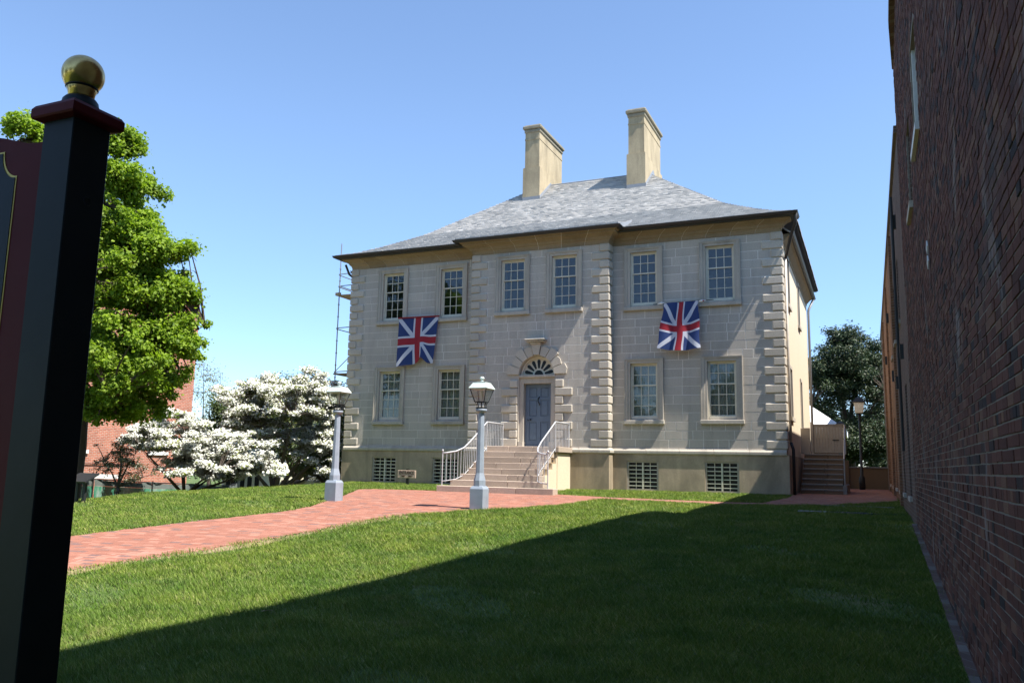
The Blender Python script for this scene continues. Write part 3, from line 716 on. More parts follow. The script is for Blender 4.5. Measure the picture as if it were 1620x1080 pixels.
# basement windows with slatted shutters
for c, z0, z1 in BASW:
    b = MB(); b.box(c-.53, c-.47, -.02, .15, z0, z1); b.box(c+.47, c+.53, -.02, .15, z0, z1); b.box(c-.47, c+.47, -.02, .15, z1-.05, z1); b.box(c-.47, c+.47, -.02, .15, z0, z0+.05)
    W = part('basement_window', b, 'gate_paint', house)
    part('mullion', MB().box(c-.025, c+.025, -.012, .1, z0+.05, z1-.05), 'cream', W)
    bm_ = MB().box(-.47, .47, 0, .025, 0, .028); sh = mesh_from('glazing_bar', bm_.v, bm_.f); sh.materials.append(M['cream'])
    for k in range(6): piece('glazing_bar', sh, (c, -.008, z0+.13+k*.13), W)
    for q in (-.235, .235):
        part('mullion', MB().box(c+q-.012, c+q+.012, .035, .06, z0+.05, z1-.05), 'cream', W)
    part('pane', MB().box(c-.47, c+.47, .12, .13, z0+.05, z1-.05), 'darkglass', W); part('backing', MB().box(c-.5, c+.5, .29, .3, z0, z1), 'dark', W)

# doorway
yF = -PB
sp = MB(); ra, zc = .66, 3.88
N_ = 24
for i in range(N_):
    a0, a1 = PI*i/N_, PI*(i+1)/N_
    def ed(a):
        c_, s_ = math.cos(a), math.sin(a); t = min(.68/abs(c_) if abs(c_) > 1e-6 else 9, .685/s_ if s_ > 1e-6 else 9)
        return (t*c_, zc+t*s_)
    p0 = (ra*math.cos(a0), zc+ra*math.sin(a0)); p1 = (ra*math.cos(a1), zc+ra*math.sin(a1)); q0, q1 = ed(a0), ed(a1)
    sp.prism([(p0[0], yF, p0[1]), (p1[0], yF, p1[1]), (q1[0], yF, q1[1]), (q0[0], yF, q0[1])], (0, .5, 0))
part('arch_reveal', sp, 'quoin', house)
ds = MB()
for s_ in (-1, 1):
    x0, x1 = sorted((s_*.51, s_*.662)); ds.box(x0, x1, yF+.06, yF+.45, 1.56, 3.58)
    x0, x1 = sorted((s_*.662, s_*.70)); ds.box(x0, x1, yF-.02, yF+.4, 1.39, 3.9)
    x0, x1 = sorted((s_*.49, s_*.68)); ds.box(x0, x1, yF-.02, yF+.45, 1.39, 1.56)
part('door_jamb', ds, 'trim', house)
ln = MB().box(-.664, .664, yF+.05, yF+.45, 3.58, 3.78); ln.cbox(-.69, .69, yF-.03, yF+.45, 3.78, 3.87, .012)
part('door_lintel', ln, 'trim', house)
for s_ in (-1, 1):
    for k in range(9):
        L = .62 if k % 2 == 0 else .30; z0 = 1.40+.29*k
        if z0+.262 > 3.98: continue
        x = .70 if s_ > 0 else -.70-L
        piece('rusticated_block', cbmesh('rblock', L, .1, .262, .022, 'quoin'), (x, yF-.07, z0), house)
nv = 9
for i in range(nv):
    a0 = PI*i/nv+.012; a1 = PI*(i+1)/nv-.012
    key = i == 4
    if key: continue
    ro = (1.10, .98, 1.06, .98)[min(i, nv-1-i)]
    pts = []
    for t in range(5):
        a = a0+(a1-a0)*t/4; pts.append((ra*math.cos(a), yF-.07, zc+ra*math.sin(a)))
    am = (a0+a1)/2
    pts += [(ro*math.cos(a1), yF-.07, zc+ro*math.sin(a1)), (ro*1.04*math.cos(am), yF-.07, zc+ro*1.04*math.sin(am)), (ro*math.cos(a0), yF-.07, zc+ro*math.sin(a0))]
    part('voussoir', MB().prism(pts, (0, .12, 0)), 'quoin', house)
ks = MB().prism([(-.10, yF-.12, 4.56), (.10, yF-.12, 4.56), (.17, yF-.14, 4.93), (-.17, yF-.14, 4.93)], (0, .2, 0))
part('keystone', ks, 'quoin', house)
kc = MB(); kc.cbox(-.20, .20, yF-.2, yF+.02, 4.93, 5.0, .02); kc.cbox(-.33, .33, yF-.27, yF+.02, 5.0, 5.05, .015); kc.cbox(-.37, .37, yF-.31, yF+.02, 5.052, 5.1, .015)
part('keystone_cap', kc, 'trim', house)
# fanlight
fl = MB(); pts = [(.645*math.cos(PI*i/24), yF+.2, zc+.645*math.sin(PI*i/24)) for i in range(25)]
fl.prism(pts, (0, .05, 0)); F_ = part('fanlight', fl, 'cream', house)
rm = MB()
for i in range(24):
    a0, a1 = PI*i/24, PI*(i+1)/24
    rm.prism([(r*math.cos(a), yF+.13, zc+r*math.sin(a)) for r, a in ((.585, a0), (.645, a0), (.645, a1), (.585, a1))], (0, .07, 0))
part('rim', rm, 'cream', F_)
for i in range(7):
    a = PI*(i+.5)/7; c_, s_ = math.cos(a), math.sin(a); P_ = []
    for r, h_ in ((.23, -.028), (.47, -.062), (.52, -.045), (.54, 0), (.52, .045), (.47, .062), (.23, .028)):
        P_.append((r*c_-h_*s_, yF+.185, zc+.01+r*s_+h_*c_))
    part('pane', MB().prism(P_, (0, .02, 0)), 'darkglass', F_)
part('pane', MB().prism([(.16*math.cos(PI*i/12), yF+.185, zc+.01+.16*math.sin(PI*i/12)) for i in range(13)], (0, .02, 0)), 'darkglass', F_)
# door
dm = MB().box(-.507, .507, yF+.27, yF+.32, 1.40, 3.575)
D = part('door', dm, 'bluegrey', house, label='blue-grey six-panel front door')
fr = MB()
for x0, x1 in ((-.505, -.36), (-.065, .065), (.36, .505)): fr.box(x0, x1, yF+.245, yF+.271, 1.405, 3.57)
for z0, z1 in ((1.405, 1.6), (2.25, 2.45), (3.02, 3.1), (3.45, 3.57)):
    fr.box(-.36, -.065, yF+.2455, yF+.271, z0, z1); fr.box(.065, .36, yF+.2455, yF+.271, z0, z1)
part('door_frame_rails', fr, 'bluegrey', D)
for x0, x1 in ((-.33, -.095), (.095, .33)):
    for z0, z1 in ((1.63, 2.22), (2.48, 2.99), (3.13, 3.42)):
        part('door_panel', MB().cbox(x0, x1, yF+.255, yF+.272, z0, z1, .012), 'bluegrey', D)
part('knob', MB().lathe(-.30, yF+.2, [(.02, 2.30), (.035, 2.315), (.035, 2.345), (.02, 2.36)], 10), 'black_iron', D, smooth=True)
part('lock', MB().lathe(-.40, yF+.23, [(.016, 2.29), (.022, 2.30), (.022, 2.33), (.016, 2.34)], 8), 'black_iron', D)
part('knocker', MB().tube([(.02, yF+.24, 3.12), (-.015, yF+.21, 3.06), (-.025, yF+.2, 2.98), (.01, yF+.2, 2.9), (.04, yF+.21, 2.86), (.02, yF+.22, 2.83)], .018, 6), 'black_iron', D, smooth=True)
part('door_threshold', MB().box(-.7, .7, yF-.04, yF+.4, 1.37, 1.402), 'step', house)
part('hall_backing', MB().box(-.7, .7, yF+.6, yF+.62, 1.4, 4.5), 'dark', house)

# roof: four flared slopes with separate slates
EV = .50
XE, YF = A+EV-.0, -EV-.05
PROF = [(0, 8.80), (.6, 9.02), (1.3, 9.38), (2.55, 10.10), (6.2, 12.93)]
def pz(t): return float(np.interp(t, [p[0] for p in PROF], [p[1] for p in PROF]))
HD = DP+1.1
def rquad(mb, a, b): pass
rb = MB()
for (t0, z0), (t1, z1) in zip(PROF[:-1], PROF[1:]):
    z0 -= .05; z1 -= .05
    rb.poly([(-XE+t0, YF+t0, z0), (XE-t0, YF+t0, z0), (XE-t1, YF+t1, z1), (-XE+t1, YF+t1, z1)])
    yb0, yb1 = YF+12.4-t0, YF+12.4-t1
    rb.poly([(-XE+t0, yb0, z0), (XE-t0, yb0, z0), (XE-t1, yb1, z1), (-XE+t1, yb1, z1)])
    rb.poly([(XE-t0, YF+t0, z0), (XE-t0, yb0, z0), (XE-t1, yb1, z1), (XE-t1, YF+t1, z1)])
    rb.poly([(-XE+t0, YF+t0, z0), (-XE+t0, yb0, z0), (-XE+t1, yb1, z1), (-XE+t1, YF+t1, z1)])
rb.box(-XE+.05, XE-.05, YF+.05, YF+12.3, 8.70, 8.76)
R_ = part('roof', rb, 'slate_dark', house)
sV, sF = [], []
def slates(P, wid, prof, emit):
    """rows of slates up one slope; emit(u,t,z) -> world point; wid(t) -> (u0,u1)"""
    row = 0; t = 0.0
    # arc-length march
    pts = [(t_, z_) for t_, z_ in prof]; acc = [0]
    for (a, b), (c, d_) in zip(pts[:-1], pts[1:]): acc.append(acc[-1]+math.hypot(c-a, d_-b))
    Lt = acc[-1]; ex = .135
    s = 0
    def at(s_):
        return float(np.interp(s_, acc, [p[0] for p in pts])), float(np.interp(s_, acc, [p[1] for p in pts]))
    while s < Lt-.02:
        t0, z0 = at(s); t1, z1 = at(min(Lt, s+ex+.03)); u0, u1 = wid(t0); v0, v1 = wid(t1); sw = .19
        k0 = math.floor(u0/sw)-1
        n_ = int((u1-u0)/sw)+3; off = (sw/2 if row % 2 else 0)
        for k in range(n_):
            a = (k0+k)*sw+off+.003; b = a+sw-.006
            lo_a, lo_b = max(a, u0), min(b, u1)
            if lo_b-lo_a < .02: continue
            hi_a, hi_b = max(lo_a, v0), min(lo_b, v1)
            if hi_b < hi_a: hi_a = hi_b = (hi_a+hi_b)/2
            lift = .042+random.uniform(-.006, .012); jz = random.uniform(-.008, .008)
            dn = random.uniform(-.012, .012)
            t0j = t0+dn*.8; z0j = z0+dn*.5
            n0 = len(sV)
            sV.extend([emit(lo_a, t0j, z0j+lift), emit(lo_b, t0j, z0j+lift+jz*.4), emit(hi_b, t1, z1+.004), emit(hi_a, t1, z1+.004), emit(lo_a, t0j, z0j-.01), emit(lo_b, t0j, z0j-.01)])
            sF.append((n0, n0+1, n0+2, n0+3)); sF.append((n0+4, n0+5, n0+1, n0)); sF.append((n0+5, n0+2, n0+1)); sF.append((n0+4, n0, n0+3))
        s += ex; row += 1
slates(None, lambda t: (-XE+t, XE-t), PROF, lambda u, t, z: (u, YF+t, z))
slates(None, lambda t: (YF+t, YF+12.4-t), PROF, lambda u, t, z: (XE-t, u, z))
slates(None, lambda t: (YF+t, YF+12.4-t), PROF, lambda u, t, z: (-XE+t, u, z))
# bay roof strip, steeper kick over the projecting bay
BPROF = [(0, 8.86), (.8, 9.08), (1.75, 9.44)]
YB = -PB-EV-.05
slates(None, lambda t: (-BW-EV, BW+EV), BPROF, lambda u, t, z: (u, YB+t, z))
bb = MB()
for (t0, z0), (t1, z1) in zip(BPROF[:-1], BPROF[1:]):
    bb.poly([(-BW-EV, YB+t0, z0-.03), (BW+EV, YB+t0, z0-.03), (BW+EV, YB+t1, z1-.03), (-BW-EV, YB+t1, z1-.03)])
part('bay_roof_deck', bb, 'slate_dark', R_)
part('slate_courses', type('o', (), {'v': sV, 'f': sF}), 'slate', R_, stuff=True)
for s_ in (-1, 1):
    fl = MB(); x = s_*(BW+EV+.005)
    fl.prism([(x, YB, 8.76), (x, YB, 8.87), (x, YB+.8, 9.10), (x, YB+1.75, 9.46), (x, YB+1.75, 9.3), (x, YB+.5, 8.78)], (s_*.012, 0, 0))
    part('flashing', fl, 'lead', R_)
rt = MB(); rt.tube([(-XE+6.2, YF+6.2, 12.95), (XE-6.2, YF+6.2, 12.95)], .05, 6)
part('ridge_cap', rt, 'lead', R_)
# gutters
gu = MB()
GP = [(-XE, .2), (-XE, YF), (-BW-EV, YF), (-BW-EV, YB), (BW+EV, YB), (BW+EV, YF), (XE, YF), (XE, .15)]
def gutter(P, z, parent):
    prof = [(-.06, z-.06), (-.02, z-.09), (.05, z-.085), (.09, z-.02), (.09, z), (.075, z), (.05, z-.06), (-.05, z-.05)]
    sweep_blocks('gutter', P, prof, 'gutter', parent, 30)
gutter(GP, 8.81, house)
gutter([(A+.30, .35), (A+.30, DP+.4)], 8.42, house)
gutter([(-A-.30, DP+.4), (-A-.30, .35)], 8.42, house)
se = MB()   # lower side eaves
se.prism([(A+.28, .35, 8.36), (A+.28, DP+.4, 8.36), (A-.2, DP+.4, 8.72), (A-.2, .35, 8.72)], (0, 0, .05))
se.prism([(-A-.28, .35, 8.36), (-A-.28, DP+.4, 8.36), (-A+.2, DP+.4, 8.72), (-A+.2, .35, 8.72)], (0, 0, .05))
part('side_eave', se, 'slate', R_)
part('downpipe', MB().tube([(XE+.02, YF+.05, 8.75), (XE-.02, YF+.2, 8.45), (A+.36, -.1, 8.25), (A+.22, .1, 7.85), (A+.10, .42, 7.55)], .05, 8), 'gutter', house, smooth=True, label='dark downpipe at the front corner')
part('downpipe', MB().tube([(A+.09, .42, 7.6), (A+.09, .42, 1.6)], .045, 8), 'pipe_pale', house, smooth=True, label='pale downpipe against the side wall')
part('downpipe', MB().tube([(A+.09, .42, 1.62), (A+.16, .42, 1.4), (A+.16, .42, 0.0)], .05, 8), 'gutter', house, smooth=True)
part('downpipe', MB().tube([(A+.3, DP+.1, 8.32), (A+.1, DP-.15, 7.8), (A+.09, DP-.15, 7.7), (A+.09, DP-.15, .2)], .055, 8), 'pipe_grey', house, smooth=True, label='grey downpipe at the far corner')
part('gutter_bracket', MB().tube([(-A-.1, .5, 8.0), (-A-.25, .1, 8.2), (-A-.3, -.1, 8.55)], .05, 6), 'gutter', house)
# chimneys
def chimney(cx):
    y0, y1 = 4.35, 7.3
    c = MB(); c.box(cx-.39, cx+.39, y0, y1, 11.2, 13.38); c.box(cx-.33, cx+.33, y0+.07, y1-.07, 13.38, 15.1)
    c.box(cx-.36, cx+.36, y0+.04, y1-.04, 13.381, 13.42); c.box(cx-.345, cx+.345, y0+.05, y1-.05, 14.66, 14.72)
    q = part('chimney', c, 'chim', house)
    k = MB(); k.cbox(cx-.37, cx+.37, y0+.03, y1-.03, 14.98, 15.14, .03); k.cbox(cx-.43, cx+.43, y0-.03, y1+.03, 15.14, 15.29, .03); k.cbox(cx-.36, cx+.36, y0+.03, y1-.03, 15.29, 15.33, .015)
    part('cap', k, 'chimcap', q)
    zf = pz(y0-YF); f = MB(); f.box(cx-.41, cx+.41, y0-.02, y0, zf-.1, zf+.16)
    for s_ in (-1, 1):
        x = cx+s_*.39; f.prism([(x, y0-.02, zf-.1), (x, y0-.02, zf+.16), (x, YF+6.2, 13.08), (x, y1, 12.0), (x, y1, 11.6), (x, YF+6.2, 12.8)], (s_*.012, 0, 0))
    part('flashing', f, 'lead', q)
chimney(-2.32); chimney(2.27)

# ------------------------------------------------------------------ entrance stairs
st = thing('entrance_stairs', 'pink-tan sandstone steps rising to the blue-grey front door', 'stairs', (0, -2.5, -.1))
for k in range(8):
    zt = 1.37-.182*k; yf = -1.84-.33*k; yb = -PB-.06 if k == 0 else yf+.40
    xl, xr = {5: (-1.34, 1.36), 6: (-1.5, 1.6), 7: (-1.8, 2.04)}.get(k, (-1.22, 1.2))
    cuts = sorted({xl, xr, *[x for x in ((-.4+.35*(k % 3)), (.45+.2*((k*2) % 3))) if xl < x < xr]})
    for a, b in zip(cuts[:-1], cuts[1:]):
        part('step', MB().cbox(a+(.003 if a > xl else 0), b-(.003 if b < xr else 0), yf+random.uniform(-.006, .006), yb, zt-.182-(.1 if k == 7 else 0), zt-random.uniform(0, .003), .012), 'step', st)
sb = MB()
for k in range(1, 8):
    yf = -1.84-.33*k; sb.box(-1.16, 1.26, yf+.34 if k < 7 else yf+.05, yf+.67, -.2, 1.37-.182*k-.184)
sb.box(-1.16, 1.28, -1.75, -PB-.06, -.2, 1.17)
part('side_wall', sb, 'stucco', st)
part('landing_edge', MB().cbox(1.2, 1.36, -1.86, -PB-.06, 1.19, 1.368, .01), 'step', st)
for k in range(3): part('weep_hole', MB().box(1.262, 1.268, -2.2-.33*k*1.3, -2.11-.33*k*1.3, .86-.23*k, .95-.23*k), 'dark', st)
def railing(s_, x, label, px):
    r = thing('iron_railing', label, 'railing', (s_*x, -2.5, .1), 'white iron railings of the front steps')
    top = [(s_*x, -.52, 2.16), (s_*x, -1.86, 2.16), (s_*x, -2.5, 1.80), (s_*x, -3.1, 1.47), (s_*(x+.03), -3.45, 1.27), (s_*(x+.15), -3.75, 1.15), (s_*(x+.35), -3.96, 1.10), (px, -4.06, 1.08)]
    bot = [(a, b, c-.86 if i < 6 else c-.86-.0) for i, (a, b, c) in enumerate(top)]
    def samp(P, s):
        L = [0]
        for a, b in zip(P[:-1], P[1:]): L.append(L[-1]+(Vector(b)-Vector(a)).length)
        s *= L[-1]; i = max(j for j in range(len(L)-1) if L[j] <= s+1e-9); t = (s-L[i])/(L[i+1]-L[i])
        return Vector(P[i]).lerp(Vector(P[i+1]), t)
    part('handrail', MB().tube(top, .024, 8), 'iron_white', r, smooth=True); part('bottom_rail', MB().tube(bot, .014, 6), 'iron_white', r, smooth=True)
    n_ = 30
    for k in range(1, n_):
        a = samp(top, k/n_); b = samp(top, k/n_); z0 = a.z-.86
        if abs(a.y+1.86) < .05: continue
        part('baluster', MB().tube([(a.x, a.y, z0), (a.x, a.y, a.z)], .009, 5), 'iron_white', r)
    part('post', MB().tube([(s_*x, -1.86, 1.2), (s_*x, -1.86, 2.17)], .018, 6), 'iron_white', r)
    part('post', MB().tube([(s_*x, -.55, 1.25), (s_*x, -.55, 2.16)], .018, 6), 'iron_white', r)
    part('post', MB().tube([(px, -4.06, .09), (px, -4.06, 1.12)], .018, 6), 'iron_white', r)
    part('finial', MB().lathe(px, -4.06, [(.01, 1.11), (.028, 1.13), (.034, 1.155), (.028, 1.18), (.01, 1.2)], 10), 'iron_white', r, smooth=True)
railing(1, 1.24, 'white iron stair railing on the right side of the front steps', 1.84)
railing(-1, 1.20, 'white iron stair railing behind the lamp post on the left of the steps', -1.66)

# ------------------------------------------------------------------ tall brick building on the right
XW = 11.23
def HT(y): return float(np.interp(y, [-60, -22.8, -20.5, -17.7, -11.5, -10.3], [11.6, 11.4, 10.85, 10.0, 8.65, 8.42]))
nb = thing('old_brick_building', 'tall weathered red brick side wall closing the lawn on the right', 'building', (XW, -20, -1))
HOL = [(-16.15, -15.15, 4.95, 6.35), (-14.1, -13.3, 4.6, 5.9)]
yb_ = sorted({-60, -40, -28, -24, -22.8, -20.5, -19, -17.7, -16.15, -15.15, -14.1, -13.3, -11.5, -10.3})
body = MB()
for a, b in zip(yb_[:-1], yb_[1:]):
    hs = sorted([(h[2], h[3]) for h in HOL if h[0] < (a+b)/2 < h[1]]); z = -2
    for h0, h1 in hs: body.box(XW+.004, XW+.6, a, b, z, h0); z = h1
    body.prism([(XW+.004, a, z), (XW+.004, b, z), (XW+.004, b, HT(b)), (XW+.004, a, HT(a))], (.6, 0, 0))
part('wall', body, 'wallmortar', nb)
core2 = MB().box(XW+.6, XW+8, -60, -10.31, -2, 8.3); part('building_core', core2, 'greybrick', nb)
cop = MB(); P_ = [-60, -22.8, -20.5, -17.7, -11.5, -10.3]
for a, b in zip(P_[:-1], P_[1:]):
    ea, eb = (.09, .09) if b < -10.4 else (.09, .02)
    cop.v += [(XW-ea, a, HT(a)), (XW-eb, b, HT(b)), (XW-eb, b, HT(b)+.16), (XW-ea, a, HT(a)+.16), (XW+.7, a, HT(a)), (XW+.7, b, HT(b)), (XW+.7, b, HT(b)+.16), (XW+.7, a, HT(a)+.16)]
    k_ = len(cop.v)-8; cop.f += [tuple(k_+i for i in q) for q in ((0, 1, 2, 3), (4, 7, 6, 5), (0, 4, 5, 1), (3, 2, 6, 7), (0, 3, 7, 4), (1, 5, 6, 2))]
part('coping', cop, 'greybrick', nb)
BL, BH, PJ, PR = .205, .063, .012, .0735
items = []
for r in range(int(12.5/PR)):
    z = -1.15+r*PR; hdr = (r % 6 == 0); L = .098 if hdr else BL
    y = -24.0 + ((L+PJ)/2 if r % 2 else 0) + random.uniform(-.01, .01)
    while y < -10.31:
        l = L
        if not hdr and random.random() < .12: l = .098
        y1 = min(y+l, -10.31)
        if y1-y > .03 and z+BH < HT(y)-.0 and z+BH < HT(y1) and z > G(11, y)-.2 and not any(y1 > h[0]-.005 and y < h[1]+.005 and z+BH > h[2] and z < h[3] for h in HOL):
            items.append((y, y1-y, z+random.uniform(-.002, .002)))
        y += l+PJ
items = [t for t in items if t[0] > -23.5]
def scr(t):
    v = Vector((XW-CAMX, t[0]-CAMY, t[2]-CAMZ)); dpt = v.dot(_f)
    if dpt < .5: return -1
    u = v.dot(_R)/dpt*1294; w_ = -v.dot(_U)/dpt*1294
    return -1 if (abs(u) > 812 or abs(w_) > 545) else 1/dpt
items.sort(key=lambda t: -scr(t))
bme = {}
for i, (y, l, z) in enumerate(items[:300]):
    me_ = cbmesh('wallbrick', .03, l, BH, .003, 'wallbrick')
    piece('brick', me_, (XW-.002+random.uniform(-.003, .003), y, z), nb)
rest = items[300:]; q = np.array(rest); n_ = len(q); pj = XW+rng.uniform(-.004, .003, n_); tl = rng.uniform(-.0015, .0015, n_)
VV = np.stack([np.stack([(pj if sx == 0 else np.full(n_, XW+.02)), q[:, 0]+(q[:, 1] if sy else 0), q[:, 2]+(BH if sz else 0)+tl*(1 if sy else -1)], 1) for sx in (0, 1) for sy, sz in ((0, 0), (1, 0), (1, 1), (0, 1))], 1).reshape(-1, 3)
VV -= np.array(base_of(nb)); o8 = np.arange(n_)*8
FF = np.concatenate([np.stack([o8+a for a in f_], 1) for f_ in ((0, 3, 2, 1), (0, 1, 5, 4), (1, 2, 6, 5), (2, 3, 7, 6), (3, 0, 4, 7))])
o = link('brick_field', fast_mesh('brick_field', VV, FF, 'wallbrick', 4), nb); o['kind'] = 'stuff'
for i, h in enumerate(HOL):
    wv = part('window', MB().box(XW+.2, XW+.24, h[0], h[1], h[2], h[3]), 'dark', nb)
    part('sill', MB().box(XW-.05, XW+.2, h[0]-.08, h[1]+.08, h[2]-.1, h[2]), 'white_paint' if i == 0 else 'trim', wv)
    fr = MB(); fr.box(XW+.02, XW+.2, h[1]-.08, h[1], h[2], h[3]); fr.box(XW+.02, XW+.2, h[0], h[0]+.06, h[2], h[3]); part('frame', fr, 'white_paint' if i == 0 else 'greybrick', wv)
tp = MB()
for dz in (0, .17): tp.prism([(XW-.03, -16.75, 3.1-dz*0+dz*1.0), (XW-.03, -16.67, 3.18+dz), (XW-.03, -16.59, 3.1+dz), (XW-.03, -16.67, 3.02+dz)], (.012, 0, 0))
part('wall_tie_plate', tp, 'white_paint', nb, label='small white diamond-shaped wall plates')
part('footing', MB().prism([(XW-.075, y_, z_) for y_, z_ in ((-24, -1.2), (-24, G(11, -24)+.05), (-19.2, -.80), (-15.6, -.50), (-10.1, -.14), (-10.1, -1.2))], (.09, 0, 0)), 'greybrick', nb)

# second building further along the same side
b2 = thing('brick_rear_building', 'lower brown brick building beyond the tall red wall, orange bounce light painted on it, with narrow dark openings', 'building', (XW, 3, 0))
H2 = 7.15
OPN = [(-9.0, -8.2, .3, 2.5), (-6.0, -5.2, .3, 2.4), (-3.2, -2.4, .3, 2.4), (.4, 1.2, .3, 2.4), (4.2, 5.0, .3, 2.4), (8.5, 9.3, .3, 2.4),
       (-7.6, -6.9, 4.0, 5.4), (-4.6, -3.9, 4.0, 5.4), (-1.6, -.9, 4.0, 5.4), (3.2, 4.0, 4.0, 5.4)]
def sidewall(mb, y0, y1, z1, x0, x1):
    hs_ = [h for h in OPN if h[0] >= y0 and h[1] <= y1]
    ys_ = sorted({y0, y1, *[h[0] for h in hs_], *[h[1] for h in hs_]})
    for a, b in zip(ys_[:-1], ys_[1:]):
        z = -1
        for h0, h1 in sorted([(h[2], h[3]) for h in hs_ if h[0] < (a+b)/2 < h[1]]): mb.box(x0, x1, a, b, z, h0); z = h1
        mb.box(x0, x1, a, b, z, z1)
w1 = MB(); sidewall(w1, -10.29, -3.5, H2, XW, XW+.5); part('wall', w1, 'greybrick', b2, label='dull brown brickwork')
w2 = MB(); sidewall(w2, -3.5, 17, H2, XW+.001, XW+.5); part('wall', w2, 'bouncebrick', b2, label='brickwork with orange bounce from the house put into its colour')
part('building_core', MB().box(XW+.5, XW+8, -10.3, 17, -1, H2-.1), 'greybrick', b2)
part('parapet', MB().box(XW-.05, XW+.6, -10.29, 17.05, H2, H2+.14), 'greybrick', b2)
for y in (-3.6, 3.0, 10.0): part('pilaster', MB().box(XW-.06, XW+.01, y-.25, y+.25, -.1, H2-.3), 'bouncebrick', b2)
for h in OPN:
    wv = part('window', MB().box(XW+.25, XW+.3, h[0], h[1], h[2], h[3]), 'dark', b2)
    part('sill', MB().box(XW-.05, XW+.25, h[0]-.06, h[1]+.06, h[2]-.09, h[2]), 'trim', wv)
for y, z in ((-8.4, 3.2), (-5, 2.9), (-1.8, 3.4), (1.5, 5.6), (6, 4.8), (10.5, 5.9), (-7.8, 6.1)):
    part('iron_anchor', MB().box(XW-.07, XW+.01, y-.05, y+.05, z-.15, z+.15), 'black_iron', b2)
part('vent_pipe', MB().tube([(XW-.08, -8.0, 6.6), (XW-.08, -8.0, 1.2)], .03, 6), 'black_iron', b2)

# ------------------------------------------------------------------ street lamps
def lamp(x, y, label, h=1.0, mat='lamp_paint', top='verdigris'):
    z0 = G(x, y); t = thing('street_lamp', label, 'street lamp', (x, y, z0), 'pale grey lamp posts beside the brick path' if h == 1.0 else None)
    Z = lambda z: z0+z+.0
    part('base', MB().sq(x, y, [(.155, Z(-.1)), (.155, Z(.44)), (.13, Z(.49)), (.11, Z(.50))]), mat, t)
    part('post', MB().lathe(x, y, [(.13, Z(.49)), (.13, Z(.62)), (.095, Z(.76)), (.09, Z(.78)), (.068, Z(2.06)), (.06, Z(2.10))], 8, PI/8), mat, t)
    part('collar', MB().lathe(x, y, [(.05, Z(2.08)), (.12, Z(2.12)), (.13, Z(2.17)), (.10, Z(2.19)), (.07, Z(2.2))], 12), mat, t, smooth=True)
    ba = part('basket', MB().lathe(x, y, [(.13, Z(2.19)), (.13, Z(2.205)), (.06, Z(2.21))], 12), 'black_iron', t)
    for k in range(8):
        a = PI/4*k+PI/8; c_, s_ = math.cos(a), math.sin(a)
        part('bar', MB().tube([(x+.10*c_, y+.10*s_, Z(2.2)), (x+.10*c_, y+.10*s_, Z(2.26)), (x+.14*c_, y+.14*s_, Z(2.33))], .008, 4), 'black_iron', ba)
    fr = MB(); b0, b1, za, zb = .115, .198, Z(2.33), Z(2.62)
    for sx in (-1, 1):
        for sy in (-1, 1): fr.tube([(x+sx*b0, y+sy*b0, za), (x+sx*b1, y+sy*b1, zb)], .011, 4)
    for hw_, z in ((b0, za), (b1, zb)):
        for a in (0, 1, 2, 3):
            c = [(1, 1), (-1, 1), (-1, -1), (1, -1)]; p, q = c[a], c[(a+1) % 4]
            fr.tube([(x+p[0]*hw_, y+p[1]*hw_, z), (x+q[0]*hw_, y+q[1]*hw_, z)], .012, 4)
    la = part('lantern', fr, 'black_iron', t)
    for p, q in (((1, 1), (-1, 1)), ((-1, 1), (-1, -1)), ((-1, -1), (1, -1)), ((1, -1), (1, 1))):
        part('pane', MB().poly([(x+p[0]*b0, y+p[1]*b0, za), (x+q[0]*b0, y+q[1]*b0, za), (x+q[0]*b1, y+q[1]*b1, zb), (x+p[0]*b1, y+p[1]*b1, zb)]), 'lampglass', la)
    part('bulb', MB().lathe(x, y, [(.02, Z(2.36)), (.03, Z(2.38)), (.03, Z(2.46)), (.045, Z(2.48)), (.045, Z(2.55)), (.02, Z(2.58))], 10), 'bulb', la, smooth=True)
    part('roof', MB().sq(x, y, [(.20, Z(2.61)), (.222, Z(2.62)), (.222, Z(2.632)), (.15, Z(2.75)), (.155, Z(2.765)), (.05, Z(2.78))]), top, t)
    part('finial', MB().lathe(x, y, [(.045, Z(2.775)), (.05, Z(2.79)), (.022, Z(2.80)), (.02, Z(2.82)), (.05, Z(2.84)), (.055, Z(2.86)), (.045, Z(2.88)), (.015, Z(2.895))], 12), top, t, smooth=True)
    return t
lamp(2.67, -10.38, 'pale grey lamp post standing in front of the house steps')
lamp(-1.41, -10.0, 'pale grey lamp post near the left corner of the house, before the white blossom')
def parklamp(x, y, label, zt, z0=0):
    t = thing('park_lamp', label, 'street lamp', (x, y, z0), 'dark lamps behind the house')
    part('post', MB().lathe(x, y, [(.12, z0), (.12, z0+.5), (.06, z0+.6), (.045, zt-.7)], 10), 'black_iron', t, smooth=True)
    part('lantern', MB().sq(x, y, [(.09, zt-.7), (.16, zt-.68), (.21, zt-.25), (.2, zt-.24)]), 'curtain', t)
    part('roof', MB().sq(x, y, [(.25, zt-.25), (.26, zt-.22), (.12, zt-.05), (.03, zt)]), 'black_iron', t)
parklamp(10.15, 11.6, 'dark park lamp standing in the passage before the low garden wall', 3.95)
parklamp(9.35, 12.4, 'dark park lamp half hidden behind the side gate', 2.95)

